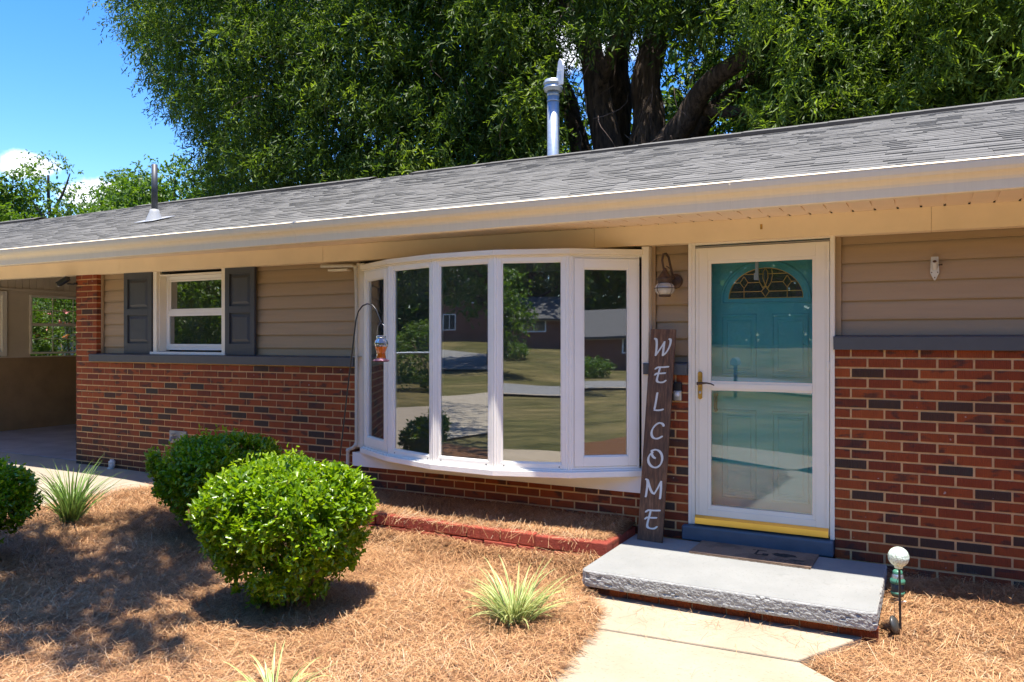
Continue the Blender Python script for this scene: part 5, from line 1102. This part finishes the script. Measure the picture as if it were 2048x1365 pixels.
neighbour((-47, 18, .2), R(20), 13, 9, 5.0, 2.4, [(-4, 1.0, 1.1, 1.5), (0, 1.0, 1.1, 1.5), (4, 1.0, 1.1, 1.5), (-4, 3.3, 1.1, 1.3), (4, 3.3, 1.1, 1.3)], 'nwhite', 'white two storey house beyond the carport', name='white_house')
st = empty('stair_railing', (-31.5, -46.5, gz1(-31.5, -46.5)), R(-32), 'white stair railing at the two storey brick house', 'railing'); m = MB()
for k in range(6): m.box(-1.5 + k * .5, -1.0 + k * .5, -.6, .6, -.2, .05 + k * .17)
m.build('steps', M['path'], st); m = MB()
for s_ in (-.6, .6):
    m.tube([(-1.5, s_, .95), (1.5, s_, 2.0)], .05, 6); m.tube([(-1.5, s_, .2), (1.5, s_, 1.2)], .04, 6)
    for k in range(13): m.box(-1.5 + k * .25 - .02, -1.5 + k * .25 + .02, s_ - .02, s_ + .02, .15 + k * .085, .95 + k * .0875)
m.build('railing', M['nwhite'], st)
sg = empty('street_sign', (-20.5, -28.2, gz1(-20.5, -28.2)), R(-30), 'white street notice on a thin grey post by the road', 'sign'); m = MB(); m.tube([(0, 0, -.2), (0, 0, 3.3)], .04, 8); m.build('post', M['galv'], sg); m = MB(); m.box(-.28, .28, .03, .05, 2.2, 3.25); m.build('sign_panel', M['nwhite'], sg); m = MB()
for zz in (2.95, 2.75): m.box(-.2, .2, .051, .054, zz, zz + .07)
m.box(-.15, .15, .051, .054, 2.35, 2.62); m.build('sign_print', M['black'], sg)
mbx = empty('mailbox', (-5.6, -19.8, gz1(-5.6, -19.8)), 0, 'dark mailbox on a post beside the road', 'mailbox'); m = MB(); m.box(-.05, .05, -.05, .05, -.2, 1.05); m.build('post', M['nbrick'], mbx); m = MB(); m.T = Matrix.Translation((0, -.25, 1.05)) @ Matrix.Rotation(R(-90), 4, 'X'); m.add([(x, -z, y) for y in (0, .5) for x, z in [(-.11, 0), (.11, 0), (.11, .13), (.07, .21), (0, .24), (-.07, .21), (-.11, .13)]], [tuple(range(7)), tuple(range(13, 6, -1))] + [(i, 7 + i, 7 + (i + 1) % 7, (i + 1) % 7) for i in range(7)]); m.build('box', M['galv'], mbx)
tree((-25, -17, gz1(-25, -17)), 6.5, 3.0, 0, 'yellowleaf', 'low bright green tree beyond the driveway fence', 57, 1500, 8, .2, crown0=.06)
# fence rail beyond the driveway and the hedge behind it
fnc = empty('chain_link_fence', (-16.5, -6, gz1(-16.5, -6)), 0, 'low chain link fence with a grey top rail left of the driveway', 'fence'); m = MB(); m.tube([(0, -10, 1.1), (0, 5, 1.1)], .03, 8); m.build('rail', M['galv'], fnc)
for k in range(7): m = MB(); m.tube([(0, -10 + 2.5 * k, -.1), (0, -10 + 2.5 * k, 1.12)], .03, 8); m.build('post', M['galv'], fnc)
def bushy(loc, r, h, n, mat, label, seed, leaf=.07, group=None, name='bush', flowers=0):
    root = empty(name, loc, 0, label, 'bush', group); rs = np.random.RandomState(seed); d = rs.normal(size=(n, 3)); d /= np.linalg.norm(d, axis=1, keepdims=True); f = rs.uniform(.5, 1, n) ** .5
    lump = np.array([1 + noise.noise(Vector(p * 2.2 + seed)) * .45 for p in d]); C = np.stack([d[:, 0] * r * f * lump, d[:, 1] * r * f * lump, h * .5 + d[:, 2] * h * .5 * f], 1); C = C[C[:, 2] > .02]
    clumps('foliage', C, 7, leaf, leaf * .5, M[mat], root, rs, droop=.2, twig=leaf * 2); m = MB()
    for i in range(8): a = 2 * PI * i / 8; m.tube([(0, 0, -.1), (math.cos(a) * r * .3, math.sin(a) * r * .3, h * .35), (math.cos(a) * r * .6, math.sin(a) * r * .6, h * .75)], [.03, .02, .008], 5)
    m.build('stems', M['stem'], root)
    if flowers: d = C[rs.permutation(len(C))[:flowers]]; d = d[(d[:, 2] > h * .45)]; clumps('flowers', d * 1.04, 6, .09, .07, M['pink'], root, rs, droop=.1, twig=.12)
bushy((-19.5, 5.0, 0), 1.3, 2.7, 2300, 'yellowleaf', 'bright green bush seen through the left part of the carport window', 51, .07)
bushy((-19.9, 7.1, 0), 1.5, 3.2, 2600, 'farleaf', 'tall green bush with pink blossom seen through the carport window', 52, .07, flowers=190, name='flowering_bush')
bushy((-19.5, -7, gz1(-19, -7)), 1.6, 2.1, 1300, 'yellowleaf', 'round green hedge bush beyond the driveway', 53, .10)
bushy((2.0, -42.5, gz1(2, -42.5)), 1.3, 1.0, 500, 'yellowleaf', 'low green foundation shrub left at the brick ranch house', 54, .14)
bushy((10.5, -42.5, gz1(10.5, -42.5)), 1.4, 1.1, 500, 'farleaf', 'low green foundation shrub right at the brick ranch house', 55, .14)
bushy((26, -24, gz1(26, -24)), 1.3, 1.1, 500, 'farleaf', 'low shrub in front of the house at the bend', 56, .14)
cb = MB(); a, b = at(-40, 398, 17), at(112, 440, 17); cb.tube([a.lerp(b, t) + Vector((0, 0, -.12 * 4 * t * (1 - t))) for t in np.linspace(0, 1, 12)] , .022, 6); tag(cb.build('overhead_cable', M['black']), 'thin black overhead cable above the carport roof at the left edge', 'cable')
